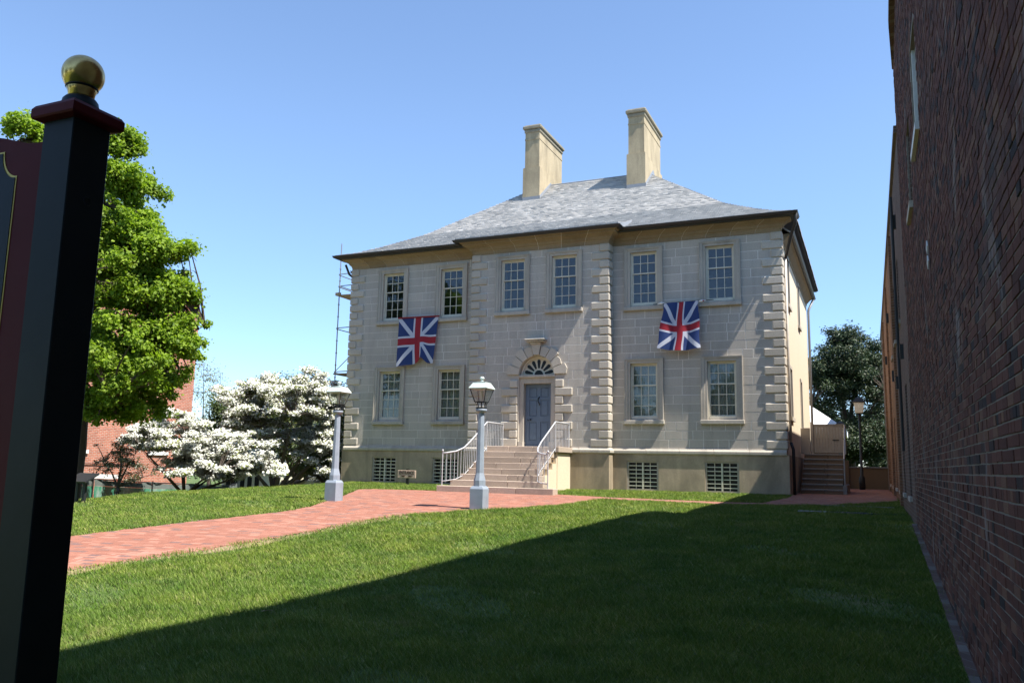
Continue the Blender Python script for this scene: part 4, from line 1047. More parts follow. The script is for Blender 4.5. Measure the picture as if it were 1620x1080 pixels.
# ------------------------------------------------------------------ flags
def flag(label, TL, TR, BR, BL, warp, hang):
    n, m_ = 60, 60; mb = MB(); uv = []
    for j in range(m_+1):
        for i in range(n+1):
            u, v = i/n, j/m_
            p = (Vector(TL)*(1-u)+Vector(TR)*u)*(1-v)+(Vector(BL)*(1-u)+Vector(BR)*u)*v
            dx, dy, dz = warp(u, v); mb.v.append((p.x+dx, p.y+dy, p.z+dz)); uv.append((u, 1-v))
    for j in range(m_):
        for i in range(n):
            a = j*(n+1)+i; mb.f.append((a, a+1, a+n+2, a+n+1))
    base = Vector(TL); t = thing('union_flag', label, 'flag', tuple(base), 'red, white and blue flags hung on the front of the house')
    me = bpy.data.meshes.new('flag_cloth'); me.from_pydata([(x-base.x, y-base.y, z-base.z) for x, y, z in mb.v], [], mb.f)
    me.polygons.foreach_set('use_smooth', [True]*len(me.polygons)); ul = me.uv_layers.new(name='UVMap')
    for lp in me.loops: ul.data[lp.index].uv = uv[lp.vertex_index]
    link('flag_cloth', me, t, 'flag')
    hang(t)
def wl(u, v):
    c = math.exp(-((u-.62)/.16)**2)*v*v
    return (.16*v*v*math.exp(-((u-.5)/.2)**2)-.03*v, -.05*math.sin(u*5.5+.5)*v-.16*c*math.sin((u-.5)*9), .30*c+.02*math.sin(u*8)*v)
def hl(t): part('pole', MB().tube([(-5.86, -.18, 6.225), (-4.08, -.18, 6.215)], .028, 8), 'flagred', t)
flag('union flag hung below the left upper windows, its lower edge folded', (-5.83, -.16, 6.21), (-4.12, -.16, 6.20), (-4.26, -.2, 4.42), (-5.82, -.2, 4.36), wl, hl)
def wr(u, v):
    s_ = math.sin(PI*u)
    return (.02*math.sin(v*9+u*4), -.12*abs(math.sin(u*7.5+v*1.1))*(.35+v*.8), -.15*s_*(.3+.7*(1-abs(v-.35)))*(v > 0)*min(1, v*4)+.0)
def hr(t):
    part('pole', MB().tube([(4.05, -.2, 6.16), (6.05, -.2, 6.20)], .014, 6), 'black_iron', t)
    for a, b, m1 in ((4.2, 4.45, 'white_paint'), (5.55, 5.82, 'white_paint'), (5.62, 5.80, 'flagred')):
        part('wrapped_cloth', MB().tube([(a, -.2, 6.165), ((a+b)/2, -.2 if m1 != 'flagred' else -.215, 6.18), (b, -.2, 6.19)], [.015, .045 if m1 != 'flagred' else .03, .012], 8), m1, t, smooth=True)
flag('union flag on a dark pole hung between the right upper windows', (4.42, -.2, 6.17), (5.56, -.2, 6.19), (5.63, -.24, 4.62), (4.2, -.24, 4.66), wr, hr)

# ------------------------------------------------------------------ entrance sign
def text_mesh(name, s, size, loc, parent, mat, ext=.003, font_w=1.0):
    cu = bpy.data.curves.new(name, 'FONT'); cu.body = s; cu.size = size; cu.extrude = ext; cu.align_x = 'CENTER'; cu.align_y = 'CENTER'; cu.space_character = 1.02; cu.offset = .004
    ob = bpy.data.objects.new(name, cu); COL.objects.link(ob); bpy.context.view_layer.update()
    me = bpy.data.meshes.new_from_object(ob); bpy.data.objects.remove(ob)
    me.transform(Matrix.Rotation(PI/2, 4, 'X') @ Matrix.Scale(font_w, 4, (1, 0, 0)))
    me.materials.clear(); me.materials.append(M[mat]); return piece(name, me, loc, parent)
es = thing('entrance_sign', 'small tan ENTRANCE sign on a dark post in front of the basement wall', 'sign', (-4.62, -1.2, 0))
part('post', MB().box(-4.665, -4.575, -1.17, -1.09, -.1, .545), 'black_iron', es)
bd = part('board', MB().cbox(-4.985, -4.25, -1.215, -1.175, .225, .495, .01), 'sign_wood', es)
text_mesh('lettering', 'ENTRANCE', .175, (-4.617, -1.218, .415), bd, 'ink', font_w=.66)
for s_ in (-1, 1):
    x = -4.617+s_*.14; h = MB()
    h.tube([(x-.05, -1.217, .30), (x+.045, -1.217, .30)], [.022, .03], 8); h.tube([(x-.05*1, -1.217, .307), (x-.10, -1.217, .307)], .008, 5) if s_ < 0 else h.tube([(x+.05, -1.217, .307), (x+.10, -1.217, .307)], .008, 5)
    h.box(x+.045 if s_ < 0 else x-.065, x+.065 if s_ < 0 else x-.045, -1.222, -1.21, .275, .328)
    part('pointing_hand', h, 'ink', bd)

# ------------------------------------------------------------------ signpost in the foreground
PX, PY, PA = 8.336, -25.09, .133
sp = thing('wooden_signpost', 'black square signpost with maroon cap and gold ball, close on the left', 'signpost', (PX-PA/2, PY+PA/2, -1.0))
part('post', MB().cbox(PX-PA, PX, PY, PY+PA, -1.1, 1.80, .003), 'black_paint', sp)
cx_, cy_ = PX-PA/2, PY+PA/2
part('cap', MB().sq(cx_, cy_, [(.070, 1.788), (.090, 1.794), (.0935, 1.80), (.0935, 1.826), (.086, 1.838), (.04, 1.846)]), 'maroon', sp)
DZ = .021
LZ = lambda P: [(r, z+DZ) for r, z in P]
part('collar', MB().lathe(cx_, cy_, LZ([(.060, 1.815), (.062, 1.83), (.054, 1.842), (.052, 1.853), (.045, 1.862), (.03, 1.866)]), 28), 'black_paint', sp, smooth=True)
part('finial_neck', MB().lathe(cx_, cy_, LZ([(.033, 1.862), (.038, 1.868), (.040, 1.884), (.045, 1.893), (.043, 1.899)]), 28), 'gold', sp, smooth=True)
bp = [(.0625*math.sin(PI*i/24)+.0005, 1.9435+DZ-.0625*math.cos(PI*i/24)) for i in range(25)]
part('gold_ball', MB().lathe(cx_, cy_, bp, 40), 'gold', sp, smooth=True)
part('neck_ring', MB().lathe(cx_, cy_, LZ([(.044, 1.893), (.048, 1.897), (.048, 1.900), (.044, 1.903)]), 28), 'black_paint', sp, smooth=True)
for z in (1.54,): part('plug_ring', MB().lathe(PX+.0005, PY+.075, [(.012, z)], 12) if False else MB().tube([(PX+.001, PY+.072+.013*math.cos(a*PI/8), z+.013*math.sin(a*PI/8)) for a in range(17)], .0016, 5), 'black_paint', sp)
# maroon framed board west of the post (ogee top, gold line, dark field)
yb = PY+.045
top = [(PX-PA+.002, 1.765), (PX-PA-.07, 1.752)]
for i in range(1, 14): top.append((PX-PA-.07-i*.020, 1.752+.05*math.sin(i/13*PI/2)**2))
for i in range(1, 10): top.append((PX-PA-.34-i*.04, 1.802+.02*i/9))
W_ = PX-PA-1.25
outl = [(x, yb, z) for x, z in top] + [(W_, yb, 1.822), (W_, yb, .25), (PX-PA+.002, yb, .25)]
bo = part('board', MB().prism(outl, (0, .05, 0)), 'maroon', sp)
def inset(x_off, z_t, scoop):
    xr = PX-PA-x_off; pts = [(xr, .35), (xr, z_t-scoop)]
    for i in range(1, 10):
        a = PI/2*i/9; pts.append((xr-scoop*math.sin(a)*.8, z_t-scoop*math.cos(a)*1.0))
    pts.append((W_+.06, z_t)); pts.append((W_+.06, .35)); return pts
part('gold_line', MB().prism([(x, yb-.002, z) for x, z in inset(.164, 1.742, .09)], (0, .003, 0)), 'goldline', bo)
part('field', MB().prism([(x, yb-.004, z) for x, z in inset(.170, 1.736, .09)], (0, .003, 0)), 'navy_panel', bo)

# ------------------------------------------------------------------ side steps, gate, passage
ss = thing('side_steps', 'brown stone steps climbing beside the east wall of the house', 'stairs', (9, 3, 0))
for k in range(8):
    z = .17*(k+1); y = 2.35+.29*k
    for a, b in ((8.36, 9.05+.1*(k % 2)), (9.06+.1*(k % 2), 9.66)):
        part('step', MB().cbox(a, b-.004, y, y+.34 if k < 7 else 6.5, z-.055, z, .01), 'slab', ss)
        part('riser', MB().box(a, b-.004, y+.022, y+.3 if k < 7 else 6.5, z-.17, z-.055), 'grey_wall', ss)
part('side_wall', MB().box(9.66, 9.78, 2.4, 6.5, 0, .3), 'slab', ss)
hr_ = thing('pipe_handrail', 'pale metal handrail post at the right edge of the side steps', 'handrail', (9.7, 2.5, 0))
part('post', MB().tube([(9.72, 2.5, 0), (9.72, 2.5, 1.15)], .03, 8), 'galv', hr_); part('post', MB().tube([(9.72, 4.6, 1.36), (9.72, 4.6, 2.4)], .04, 8), 'galv', hr_)
part('rail', MB().tube([(9.72, 2.5, 1.15), (9.72, 4.6, 2.35)], .025, 8), 'galv', hr_)
gt = thing('board_gate', 'beige vertical-board gate at the top of the side steps', 'gate', (9, 4.75, 1.36))
for k in range(10):
    part('board', MB().cbox(8.68+k*.098, 8.68+k*.098+.094, 4.74+.004*(k % 2), 4.77, 1.40, 2.38, .006), 'gate_paint', gt)
part('frame_rail', MB().box(8.62, 9.68, 4.77, 4.82, 2.3, 2.38), 'gate_paint', gt); part('cap_rail', MB().box(8.62, 9.68, 4.71, 4.84, 2.385, 2.42), 'gate_paint', gt)
part('post', MB().box(8.58, 8.66, 4.7, 4.8, 1.36, 2.5), 'gate_paint', gt); part('side_panel', MB().cbox(8.24, 8.56, 4.65, 4.7, 1.36, 2.28, .01), 'gate_paint', gt)
part('latch', MB().box(9.3, 9.52, 4.715, 4.735, 1.84, 1.87), 'black_iron', gt)
gw = thing('garden_wall', 'low brown stone wall across the far end of the passage', 'wall', (10.3, 13.2, 0))
part('wall', MB().box(9.6, 11.2, 13.1, 13.4, -.1, .92), 'grey_wall', gw); part('coping', MB().cbox(9.6, 11.2, 13.04, 13.46, .92, .98, .01), 'slab', gw)
part('pier', MB().cbox(9.2, 9.62, 13.0, 13.5, -.1, 1.25, .02), 'grey_wall', gw); part('pier', MB().box(8.2, 9.2, 12.9, 13.3, -.1, 1.7), 'grey_wall', gw)
_t = MB(); _t.poly([(7.2, 14.6, 2.75), (9.5, 14.6, 2.75), (7.55, 16.8, 4.2)]); _t.poly([(9.5, 14.6, 2.75), (9.5, 19, 2.75), (7.55, 16.8, 4.2)]); _t.poly([(9.5, 19, 2.75), (7.2, 19, 2.75), (7.55, 16.8, 4.2)]); _t.poly([(7.2, 19, 2.75), (7.2, 14.6, 2.75), (7.55, 16.8, 4.2)]); _t.box(7.2, 9.5, 14.6, 19, 2.45, 2.75)
solo('marquee_tent', _t, 'tent', 'white canvas tent roof showing above the side gate', 'tent')
dg = thing('drain_grate', 'dark metal drain grate set in the shaded lawn near the brick wall', 'drain', (10.3, -7.2, -.12))
fr = MB().box(9.6, 11.15, -7.38, -7.34, -.2, G(10, -7.2)+.03); fr.box(9.6, 11.15, -7.0, -6.96, -.2, G(10, -7.2)+.03); part('frame', fr, 'steelgrate', dg)
gb_ = MB()
for k in range(38): gb_.box(9.62+k*.04, 9.635+k*.04, -7.34, -7.0, -.16, G(10, -7.2)+.022)
part('grate_bars', gb_, 'steelgrate', dg, stuff=True)
solo('stone_slab', MB().cbox(9.0, 9.58, -7.4, -6.95, -.2, G(9, -7.2)+.03, .01), 'slab', 'flat grey stone slab at the left end of the drain grate', 'paving slab')
solo('paving_kerb', MB().cbox(9.35, 11.0, -4.75, -4.6, -.15, G(9, -4.7)+.04, .01), 'slab', 'thin dark stone kerb before the paved passage', 'kerb')

# ------------------------------------------------------------------ scaffolding behind the left corner
sc = thing('scaffold_tower', 'tube scaffold rising behind the left corner of the house', 'scaffold', (-9.3, .7, 0))
for x, y in ((-9.28, .7), (-9.28, 2.3), (-8.5, 2.3)):
    part('standard', MB().tube([(x, y, G(x, y)), (x, y, 9.7 if (x, y) == (-9.28, .7) else 8.6)], .024, 8), 'galv', sc)
for z in (2.2, 4.35, 6.15, 7.9, 8.4):
    part('ledger', MB().tube([(-9.34, .7, z), (-8.3, .7, z+.03)], .02, 6), 'galv', sc); part('ledger', MB().tube([(-9.28, .64, z-.05), (-9.28, 2.4, z-.05)], .02, 6), 'galv', sc)
part('brace', MB().tube([(-9.28, .66, 4.35), (-8.3, .66, 5.2)], .018, 6), 'galv', sc); part('brace', MB().tube([(-9.28, .66, 7.9), (-8.3, .66, 7.55)], .018, 6), 'galv', sc)
for z in (4.25, 7.5):
    for k in range(4): part('plank', MB().box(-9.4, -8.25, .72+.24*k, .94+.24*k, z, z+.045), 'plank', sc)
part('plank_end', MB().box(-9.42, -9.2, .62, .72, 7.5, 7.62), 'plank', sc)
for z in np.arange(.6, 9.5, .5): part('coupler', MB().lathe(-9.28, .7, [(.026, z), (.04, z+.01), (.04, z+.04), (.026, z+.05)], 8), 'galv', sc)

# ------------------------------------------------------------------ brick building on the left
XL = -20.7
lb = thing('red_brick_block', 'sunlit flat-roofed red brick building behind the green maple on the left', 'building', (XL, -8, -3))
HL = 8.72; LW = []
for y0, y1 in ((2.2, 3.2), (-2.25, -1.25), (-6.7, -5.7), (-11.2, -10.2)):
    for z0, z1 in ((1.05, 3.0), (4.3, 6.0)): LW.append((y0, y1, z0, z1))
wl_ = MB(); ys_ = sorted({-14, 4.65, *[h[0] for h in LW], *[h[1] for h in LW]})
for a, b in zip(ys_[:-1], ys_[1:]):
    z = -3
    for h0, h1 in sorted([(h[2], h[3]) for h in LW if h[0] < (a+b)/2 < h[1]]): wl_.box(XL-.4, XL, a, b, z, h0); z = h1
    wl_.box(XL-.4, XL, a, b, z, HL)
part('wall', wl_, 'farbrick', lb); part('building_core', MB().box(XL-14, XL-.41, -14, 4.649, -3, HL-.05), 'farbrick', lb)
part('coping', MB().box(XL-14, XL+.06, -14.06, 4.72, HL, HL+.1), 'trim', lb)
part('roof_vent', MB().tube([(XL-.2, 3.9, HL), (XL-.2, 3.9, HL+.35)], .06, 8), 'black_iron', lb)
for y0, y1, z0, z1 in LW:
    fr = MB(); xf = XL-.12
    fr.box(xf-.05, xf, y0, y0+.08, z0, z1); fr.box(xf-.05, xf, y1-.08, y1, z0, z1); fr.box(xf-.05, xf, y0+.08, y1-.08, z1-.08, z1); fr.box(xf-.05, xf, y0+.08, y1-.08, z0, z0+.09)
    fr.box(xf-.05, xf+.01, y0+.08, y1-.08, (z0+z1)/2-.03, (z0+z1)/2+.03)
    W = part('window', fr, 'white_paint', lb); part('sill', MB().box(XL-.1, XL+.08, y0-.1, y1+.1, z0-.16, z0), 'white_paint', W)
    part('pane', MB().box(xf-.06, xf-.05, y0, y1, z0, z1), 'glass', W); part('blind', MB().box(xf-.2, xf-.18, y0, y1, z0+(z1-z0)*.35, z1), 'curtain', W)
    part('backing', MB().box(xf-.27, xf-.25, y0, y1, z0, z1), 'dark', W)
    part('lintel', MB().box(XL-.1, XL+.015, y0-.15, y1+.15, z1, z1+.28), 'farbrick', W)
part('cable', MB().tube([(XL+.05, -12, .45), (XL+.05, -4, .5), (XL+.05, 1, .42)], .02, 5), 'black_iron', lb)

# fence with netting
fc = thing('construction_fence', 'green netted construction fence running below the brick building', 'fence', (-12, -8, -1.5))
FP = [(-9.8, -14.6), (-10.2, -12.0), (-11.0, -8.8), (-12.0, -5.6), (-13.0, -2.6), (-14.2, .5), (-16.5, 3.5)]
FT = [.25, .2, .09, -.08, -.2, -.33, -.35]
for i in range(len(FP)-1):
    (x0, y0), (x1, y1) = FP[i], FP[i+1]; z0, z1 = FT[i], FT[i+1]; n_ = 12; mb = MB(); up = MB()
    for k in range(n_+1):
        t = k/n_; wv = .05*math.sin(k*1.3+i); x = x0+(x1-x0)*t+wv; y = y0+(y1-y0)*t; z = z0+(z1-z0)*t
        mb.v += [(x, y, -2.4), (x+.02, y, z-.2)]; up.v += [(x+.025, y, z-.195), (x, y, z-.04*math.sin(PI*t))]
    for k in range(n_): mb.f.append((2*k, 2*k+2, 2*k+3, 2*k+1))
    part('green_net_panel', mb, 'net' if i < 4 else 'greynet', fc)
    for k in range(n_): up.f.append((2*k, 2*k+2, 2*k+3, 2*k+1))
    part('upper_mesh_panel', up, 'greynet', fc)
for (x, y), z in zip(FP, FT): part('fence_post', MB().tube([(x, y, -2.4), (x, y, z+.05)], .025, 6), 'black_iron', fc)
part('top_rail', MB().tube([(x, y, z) for (x, y), z in zip(FP, FT)], .018, 6), 'black_iron', fc)
wt = MB(); wt.prism([(-12.5, -10.5, .16), (-12.5, -10.5, .36), (-12.5, -6.6, .17), (-12.5, -6.6, .04)], (-.06, 0, 0))
solo('white_hoarding_strip', wt, 'white_paint', 'long white board showing above the netted fence', 'board')
# black reading panel on two legs
rp = thing('reading_panel', 'slanted black information panel on two legs at the lawn edge', 'information panel', (-7.1, -12.3, -.35))
pc = (-7.12, -12.35)
part('panel', MB().prism([(pc[0]-.42, pc[1]-.2, .16), (pc[0]+.36, pc[1]-.2, .16), (pc[0]+.30, pc[1]+.22, .36), (pc[0]-.36, pc[1]+.22, .36)], (0, .015, -.035)), 'black_iron', rp)
for dx in (-.13, .12): part('leg', MB().box(pc[0]+dx-.04, pc[0]+dx+.04, pc[1]-.03, pc[1]+.03, -.6, .24), 'black_iron', rp)

# white buildings far behind the blossom
hw2 = thing('cream_cottage', 'small cream gabled building low behind the white dogwood', 'building', (-21, 9.5, -2))
part('wall', MB().box(-22.6, -19.9, 9.3, 13, -3, .0), 'sidingy', hw2); part('roof', MB().prism([(-22.7, 9.2, .0), (-19.8, 9.2, .0), (-21.2, 9.2, .62)], (0, 4, 0)), 'sidingy', hw2)
for k in range(5): part('window', MB().box(-22.4+k*.5, -22.12+k*.5, 9.26, 9.31, -1.1, -.15), 'dark', hw2)
wh = thing('white_clapboard_house', 'white clapboard house glimpsed between blossom and lamp post', 'house', (-19, 13, -2))
for k in range(16): part('clapboard', MB().prism([(-21.5, 12.95, -2+k*.2), (-21.5, 12.92, -2+k*.2), (-21.5, 12.99, -1.8+k*.2), (-21.5, 13.1, -1.8+k*.2)], (6.5, 0, 0)), 'white_paint', wh)
part('wall', MB().box(-21.5, -15, 13.1, 17, -3, 1.2), 'white_paint', wh); part('roof', MB().prism([(-21.8, 12.7, 1.2), (-21.8, 17.4, 1.2), (-21.8, 15, 2.6)], (7.2, 0, 0)), 'slate_dark', wh)
for x in (-20, -17.4): part('window', MB().box(x-.35, x+.35, 12.88, 12.98, -1.2, .3), 'dark', wh)
solo('stone_bench_wall', MB().cbox(-11.2, -9.6, .1, .5, -1.2, -.02, .02), 'trim', 'low pale stone block at the foot of the large dogwood', 'wall')
dh = thing('grey_roofed_house', 'dark grey roofs of distant houses behind the trees on the left', 'house', (-34, 30, 0))
part('wall', MB().box(-40, -28, 28, 36, -3, 4.2), 'slab', dh); part('roof', MB().prism([(-40.5, 27.5, 4.2), (-40.5, 36.5, 4.2), (-40.5, 32, 7)], (13, 0, 0)), 'slate_dark', dh)
for x in (-38, -35.5, -33, -30.5): part('window', MB().box(x-.5, x+.5, 27.95, 28.01, .6, 2.4), 'dark', dh)

rng = np.random.default_rng(23); random.seed(23)
# ------------------------------------------------------------------ trees
def tree(name, label, cat, base, clumps, trunk_r, leafmats, count, size, flat=.55, nlimbs=7, fork=.25, group=None, up=.5, twig=True, aspect=.6, bark='bark'):
    """clumps: (x,y,z,r). leafmats: [(part name, material, fraction)]"""
    t = thing(name, label, cat, base, group)
    B0 = Vector(base); C_ = np.array([c[:3] for c in clumps]); top = C_[:, 2].max(); cen = C_.mean(0)
    br = MB(); fz = base[2]+(top-base[2])*fork; fk = Vector((base[0]+(cen[0]-base[0])*.15, base[1]+(cen[1]-base[1])*.15, fz))
    tr = MB().tube([B0+Vector((0, 0, -.4)), B0+Vector((.03, 0, .2)), B0.lerp(fk, .6)+Vector((.05, .04, 0)), fk], [trunk_r*1.25, trunk_r, trunk_r*.88, trunk_r*.8], 9)
    idx = rng.choice(len(clumps), min(nlimbs, len(clumps)), replace=False); limbs = []
    # spread the limbs: farthest-point pick
    pick = [int(idx[0])]
    while len(pick) < min(nlimbs, len(clumps)):
        dd = np.min(np.linalg.norm(C_[:, None]-C_[pick][None], axis=2), axis=1); pick.append(int(dd.argmax()))
    for i in pick:
        e = Vector(C_[i]); mid = fk.lerp(e, .45)+Vector((0, 0, .03*(e-fk).length))+Vector(rng.normal(0, .02*(e-fk).length, 3))
        pts = [fk.lerp(fk, 1), fk.lerp(mid, .5), mid, mid.lerp(e, .55)+Vector(rng.normal(0, .012*(e-fk).length, 3)), e]
        br.tube(pts, [trunk_r*.6, trunk_r*.5, trunk_r*.36, trunk_r*.13, trunk_r*.03], 6, cap=False); limbs.append(pts)
    LPp = np.array([tuple(l[k].lerp(l[k+1], q_)) for l in limbs for k in (0, 1, 2, 3) for q_ in (.1, .3, .5, .7, .9)])
    for i, c in enumerate(clumps):
        if i in pick: continue
        e = Vector(c[:3]); j = int(np.linalg.norm(LPp-np.array(c[:3]), axis=1).argmin()); s_ = Vector(LPp[j])
        mid = s_.lerp(e, .5)+Vector((0, 0, .03))+Vector(rng.normal(0, .03*(e-s_).length, 3))
        r_ = max(.012, trunk_r*.13); br.tube([s_, mid, e], [r_*1.3, r_*.8, r_*.35], 4, cap=False)
        if twig:
            for _ in range(3):
                q = mid.lerp(e, random.random()); d_ = Vector(rng.normal(0, 1, 3)).normalized()*c[3]*.8; br.tube([q, q+d_*.5+Vector((0, 0, .03)), q+d_], [r_*.4, r_*.3, r_*.15], 3, cap=False)
    T_ = part('trunk', tr, bark, t, smooth=True); part('branches', br, bark, T_, stuff=True)
    cl = np.array(clumps); wts = cl[:, 3]**2; wts /= wts.sum()
    for nm, mt, frac in leafmats:
        n = int(count*frac); k = rng.choice(len(cl), n, p=wts)
        d_ = rng.normal(0, 1, (n, 3)); d_ /= np.linalg.norm(d_, axis=1)[:, None]; rad = rng.random(n)**.5*(1+.9*rng.random(n)**5)
        P = cl[k, :3]+d_*rad[:, None]*cl[k, 3:4]*np.array([1, 1, flat])
        nn = rng.normal(0, 1, (n, 3)); nn[:, 2] = abs(nn[:, 2])+up; nn += d_*.5; nn /= np.linalg.norm(nn, axis=1)[:, None]
        a = rng.normal(0, 1, (n, 3)); a -= nn*(a*nn).sum(1)[:, None]; a /= np.linalg.norm(a, axis=1)[:, None]; b = np.cross(nn, a)
        s_ = size*rng.uniform(.6, 1.25, n)[:, None]
        cup = nn*s_*.12
        V = np.stack([P-a*s_*.5, P-b*s_*aspect*.5+cup, P+a*s_*.5, P+b*s_*aspect*.5+cup], 1).reshape(-1, 3)-np.array(base)
        link(nm, fast_mesh(nm, V, np.arange(4*n).reshape(-1, 4), mt, 4), t)['kind'] = 'stuff'
    return t
def cloud(spec, n, rmin, rmax, shell=.55):
    """clump centres spread through ellipsoids (cx,cy,cz,rx,ry,rz,weight)"""
    out = []; W = np.array([s[6] for s in spec]); W = W/W.sum()
    for _ in range(n):
        s = spec[rng.choice(len(spec), p=W)]; d_ = rng.normal(0, 1, 3); d_ /= np.linalg.norm(d_); r = (shell+(1-shell)*rng.random()) if rng.random() < .8 else rng.random()
        out.append((s[0]+d_[0]*r*s[3], s[1]+d_[1]*r*s[4], s[2]+d_[2]*r*s[5], rng.uniform(rmin, rmax)))
    return out
def at(u, v, D):
    q = _f+_R*((u-810)/1294.18)-_U*((v-540)/1294.18); return Vector((CAMX, CAMY, CAMZ))+q*D
def ell(u, v, D, ru, rv, rd, w=1.0):
    p = at(u, v, D); s = D/1294.18; return (p.x, p.y, p.z, ru*s, rd, rv*s, w)

# bright green maple
mp = cloud([ell(215, 560, 22, 100, 85, 2.2, 3.0), ell(110, 520, 22.5, 120, 130, 2.6, 3), ell(205, 430, 22, 80, 55, 1.8, 1.6), ell(255, 395, 22, 40, 28, 1.0, .55), ell(130, 330, 22.4, 90, 90, 2.2, 2.0),
            ell(200, 290, 22, 42, 40, 1.2, .9), ell(190, 228, 22, 30, 26, 1.0, .5), ell(60, 215, 22.5, 45, 30, 1.2, .8), ell(180, 640, 21.8, 60, 34, 1.3, 1.0), ell(30, 420, 23, 110, 150, 2.5, 1.5), ell(285, 530, 22, 34, 50, .9, .7), ell(215, 470, 22, 60, 36, 1.4, 1.3), ell(278, 462, 22, 24, 34, .6, .9), ell(165, 375, 22.2, 62, 50, 1.6, 1.3), ell(230, 355, 22, 30, 26, .9, .4), ell(200, 600, 22, 80, 60, 1.6, 1.6)], 800, .16, .34, .1)
tb = at(108, 800, 22.3)
tree('maple_tree', 'bright spring-green maple behind the black signpost', 'tree', (tb.x, tb.y, G(tb.x, tb.y)), mp, .24, [('leaves', 'maple', 1.0)], 175000, .10, .8, 9, .3, aspect=.85, up=.2)
# white dogwoods
d1 = cloud([ell(285, 700, 26, 75, 30, 1.8, 2), ell(330, 735, 26, 75, 26, 1.6, 1.6), ell(390, 735, 26.5, 52, 26, 1.4, 1.2), ell(290, 662, 26, 30, 22, .9, .6), ell(240, 690, 26, 38, 24, 1.0, .8), ell(375, 700, 26.5, 50, 26, 1.2, .8)], 260, .13, .30, .15)
tb = at(287, 782, 26)
tree('dogwood_tree', 'low spreading white-flowering dogwood in front of the brick building', 'tree', (tb.x, tb.y, G(tb.x, tb.y)), d1, .09, [('blossom', 'petal', .86), ('leaves', 'dogleaf', .14)], 80000, .08, .42, 7, .15, 'white-flowering dogwoods left of the house', up=.3, aspect=.9)
d2 = cloud([ell(440, 632, 32, 85, 36, 2.4, 3), ell(505, 628, 32, 45, 48, 1.6, 1.8), ell(420, 612, 32, 45, 22, 1.4, .8), ell(395, 655, 32, 50, 36, 1.6, 1.2), ell(430, 690, 32, 80, 42, 2.0, 1.7), ell(500, 700, 32, 42, 50, 1.4, 1.1), ell(540, 650, 32.5, 20, 60, .8, .5)], 360, .16, .36, .2)
tb = at(432, 772, 32)
tree('dogwood_tree', 'larger white-flowering dogwood beside the left corner of the house', 'tree', (tb.x, tb.y, G(tb.x, tb.y)), d2, .15, [('blossom', 'petal', .78), ('leaves', 'dogleaf', .22)], 105000, .088, .45, 9, .15, 'white-flowering dogwoods left of the house', up=.3, aspect=.9)
# small sparse tree
d3 = cloud([ell(190, 720, 22, 46, 34, .8, 2), ell(215, 745, 22, 40, 24, .7, 1), ell(170, 745, 22, 25, 20, .5, .6)], 60, .1, .2, .3)
tb = at(183, 790, 22)
tree('small_tree', 'sparse little tree with brownish leaves before the netted fence', 'tree', (tb.x, tb.y, G(tb.x, tb.y)), d3, .05, [('leaves', 'twigleaf', 1.0)], 3800, .055, .5, 7, .2, up=.5)
# background trees on the left
def bg(name, label, spec, n, cnt, size, mats, base_uvD, tr_=.2, rr=(.4, .9), group=None, **kw):
    p = at(*base_uvD); tree(name, label, 'tree', (p.x, p.y, G(p.x, p.y)), cloud(spec, n, rr[0], rr[1], .4), tr_, mats, cnt, size, .7, 7, .25, group, **kw)
bg('bare_tree', 'pale budding tree with open branches right of the brick building', [ell(335, 600, 50, 32, 50, 2, 1), ell(320, 650, 50, 30, 40, 2, 1), ell(360, 630, 50, 26, 40, 1.5, .7)], 60, 2600, .11, [('buds', 'budleaf', 1.0)], (330, 740, 50), .12, (.4, .8))
bg('green_tree', 'mid green tree between the bare tree and the dogwoods', [ell(375, 655, 45, 38, 40, 2.2, 1), ell(350, 690, 45, 40, 30, 2, .8)], 60, 12000, .16, [('leaves', 'bgleaf', 1.0)], (372, 750, 45), .2, (.4, .8))
bg('green_tree', 'green tree rising just above the large dogwood blossom', [ell(420, 620, 44, 40, 24, 2, 1), ell(480, 640, 44, 50, 40, 2, 1.4), ell(520, 700, 42, 40, 40, 2, 1), ell(450, 690, 42, 60, 40, 2, 1)], 80, 16000, .17, [('leaves', 'bgleaf', .8), ('buds', 'budleaf', .2)], (470, 760, 44), .22, (.4, .8))
bg('green_tree', 'dark green tree low behind the left corner of the house', [ell(540, 690, 38, 26, 70, 1.6, 1), ell(500, 730, 38, 30, 34, 1.5, .8)], 50, 10000, .15, [('leaves', 'bgleaf', 1.0)], (530, 780, 38), .2, (.4, .7))
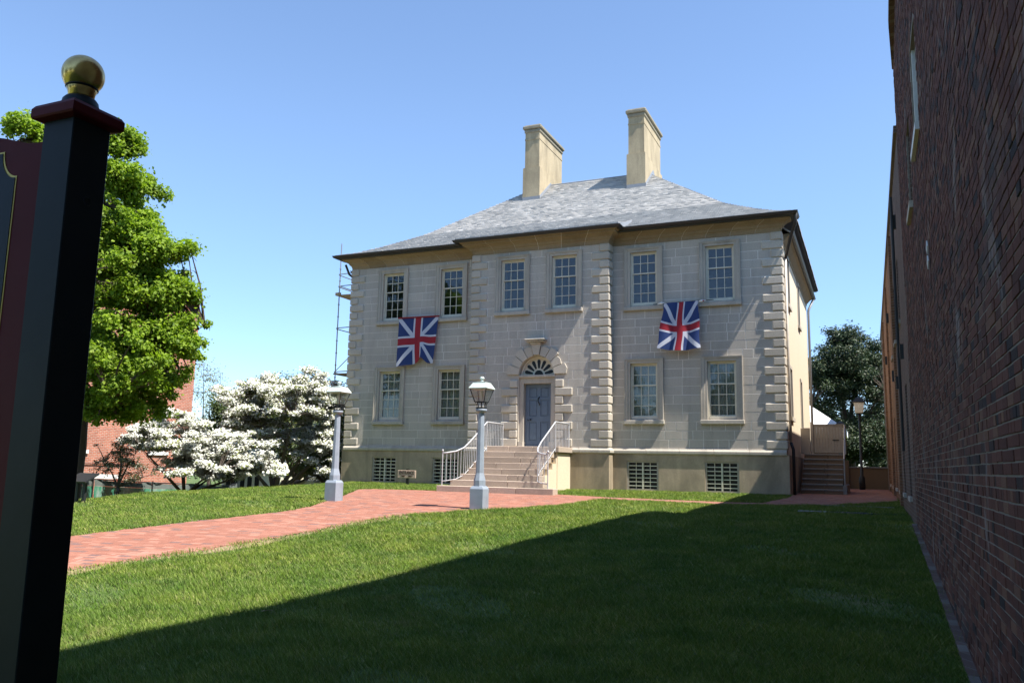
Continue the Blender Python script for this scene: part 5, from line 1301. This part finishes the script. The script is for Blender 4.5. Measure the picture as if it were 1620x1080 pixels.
# magnolia on the right
mg = cloud([ell(1345, 600, 46, 58, 72, 3.0, 3), ell(1300, 590, 45.5, 30, 60, 2.2, 1.4), ell(1385, 600, 46, 30, 66, 2.2, 1.4), ell(1340, 545, 46, 40, 30, 1.8, .9), ell(1350, 700, 44.5, 55, 40, 1.8, 1.6), ell(1305, 690, 44.5, 34, 50, 1.6, 1), ell(1380, 700, 44.5, 34, 50, 1.6, 1.2)], 300, .35, .65, .15)
tb = at(1345, 745, 46)
tree('magnolia_tree', 'dark glossy evergreen magnolia at the end of the passage', 'tree', (tb.x, tb.y, 0), mg, .3, [('leaves', 'magnolia', 1.0)], 70000, .17, .75, 8, .2, up=.3, aspect=.42)
# trees behind the viewer, mirrored in panes; the farther row added to darken reflections
SPEC = [('tall street tree across the road left of the viewer', (-23, -31, 11, 5.6, 4, 7.5)), ('broad street tree across the road, farthest to the left', (-36, -34, 7, 6, 4, 6)),
        ('round unseen tree straight across the road, added to darken pane reflections', (-13, -50, 6, 6, 4, 6)), ('wide unseen tree behind the viewer, added to darken pane reflections', (-1, -54, 6, 6.5, 4, 6)),
        ('unseen tree right of the viewer, added to darken pane reflections', (11, -56, 6, 6, 4, 6)), ('unseen tree far along the road on the left, added to darken pane reflections', (-25, -50, 6, 6, 4, 6))]
for lb_, e in SPEC:
    tree('street_tree', lb_, 'tree', (e[0], e[1], -1.1), cloud([(*e, 1)], 80, .9, 1.6, .3), .3, [('leaves', 'bgleaf', 1.0)], 9000, .5, .7, 7, .2, 'street trees across the road', twig=False)
bg('evergreen_tree', 'dark evergreen filling the gap behind the garden wall', [ell(1390, 690, 58, 60, 60, 3, 1), ell(1300, 690, 58, 60, 60, 3, 1)], 60, 14000, .3, [('leaves', 'magnolia', 1.0)], (1345, 745, 58), .3, (.7, 1.2))
# small flowers / fallen leaf in the grass
fl_ = solo('fallen_leaf', MB().prism([(4.62, -19.62, -.80), (4.70, -19.66, -.78), (4.74, -19.58, -.785), (4.66, -19.55, -.80)], (0, 0, .006)), 'plank', 'dry brown leaf lying in the sunlit grass', 'leaf')
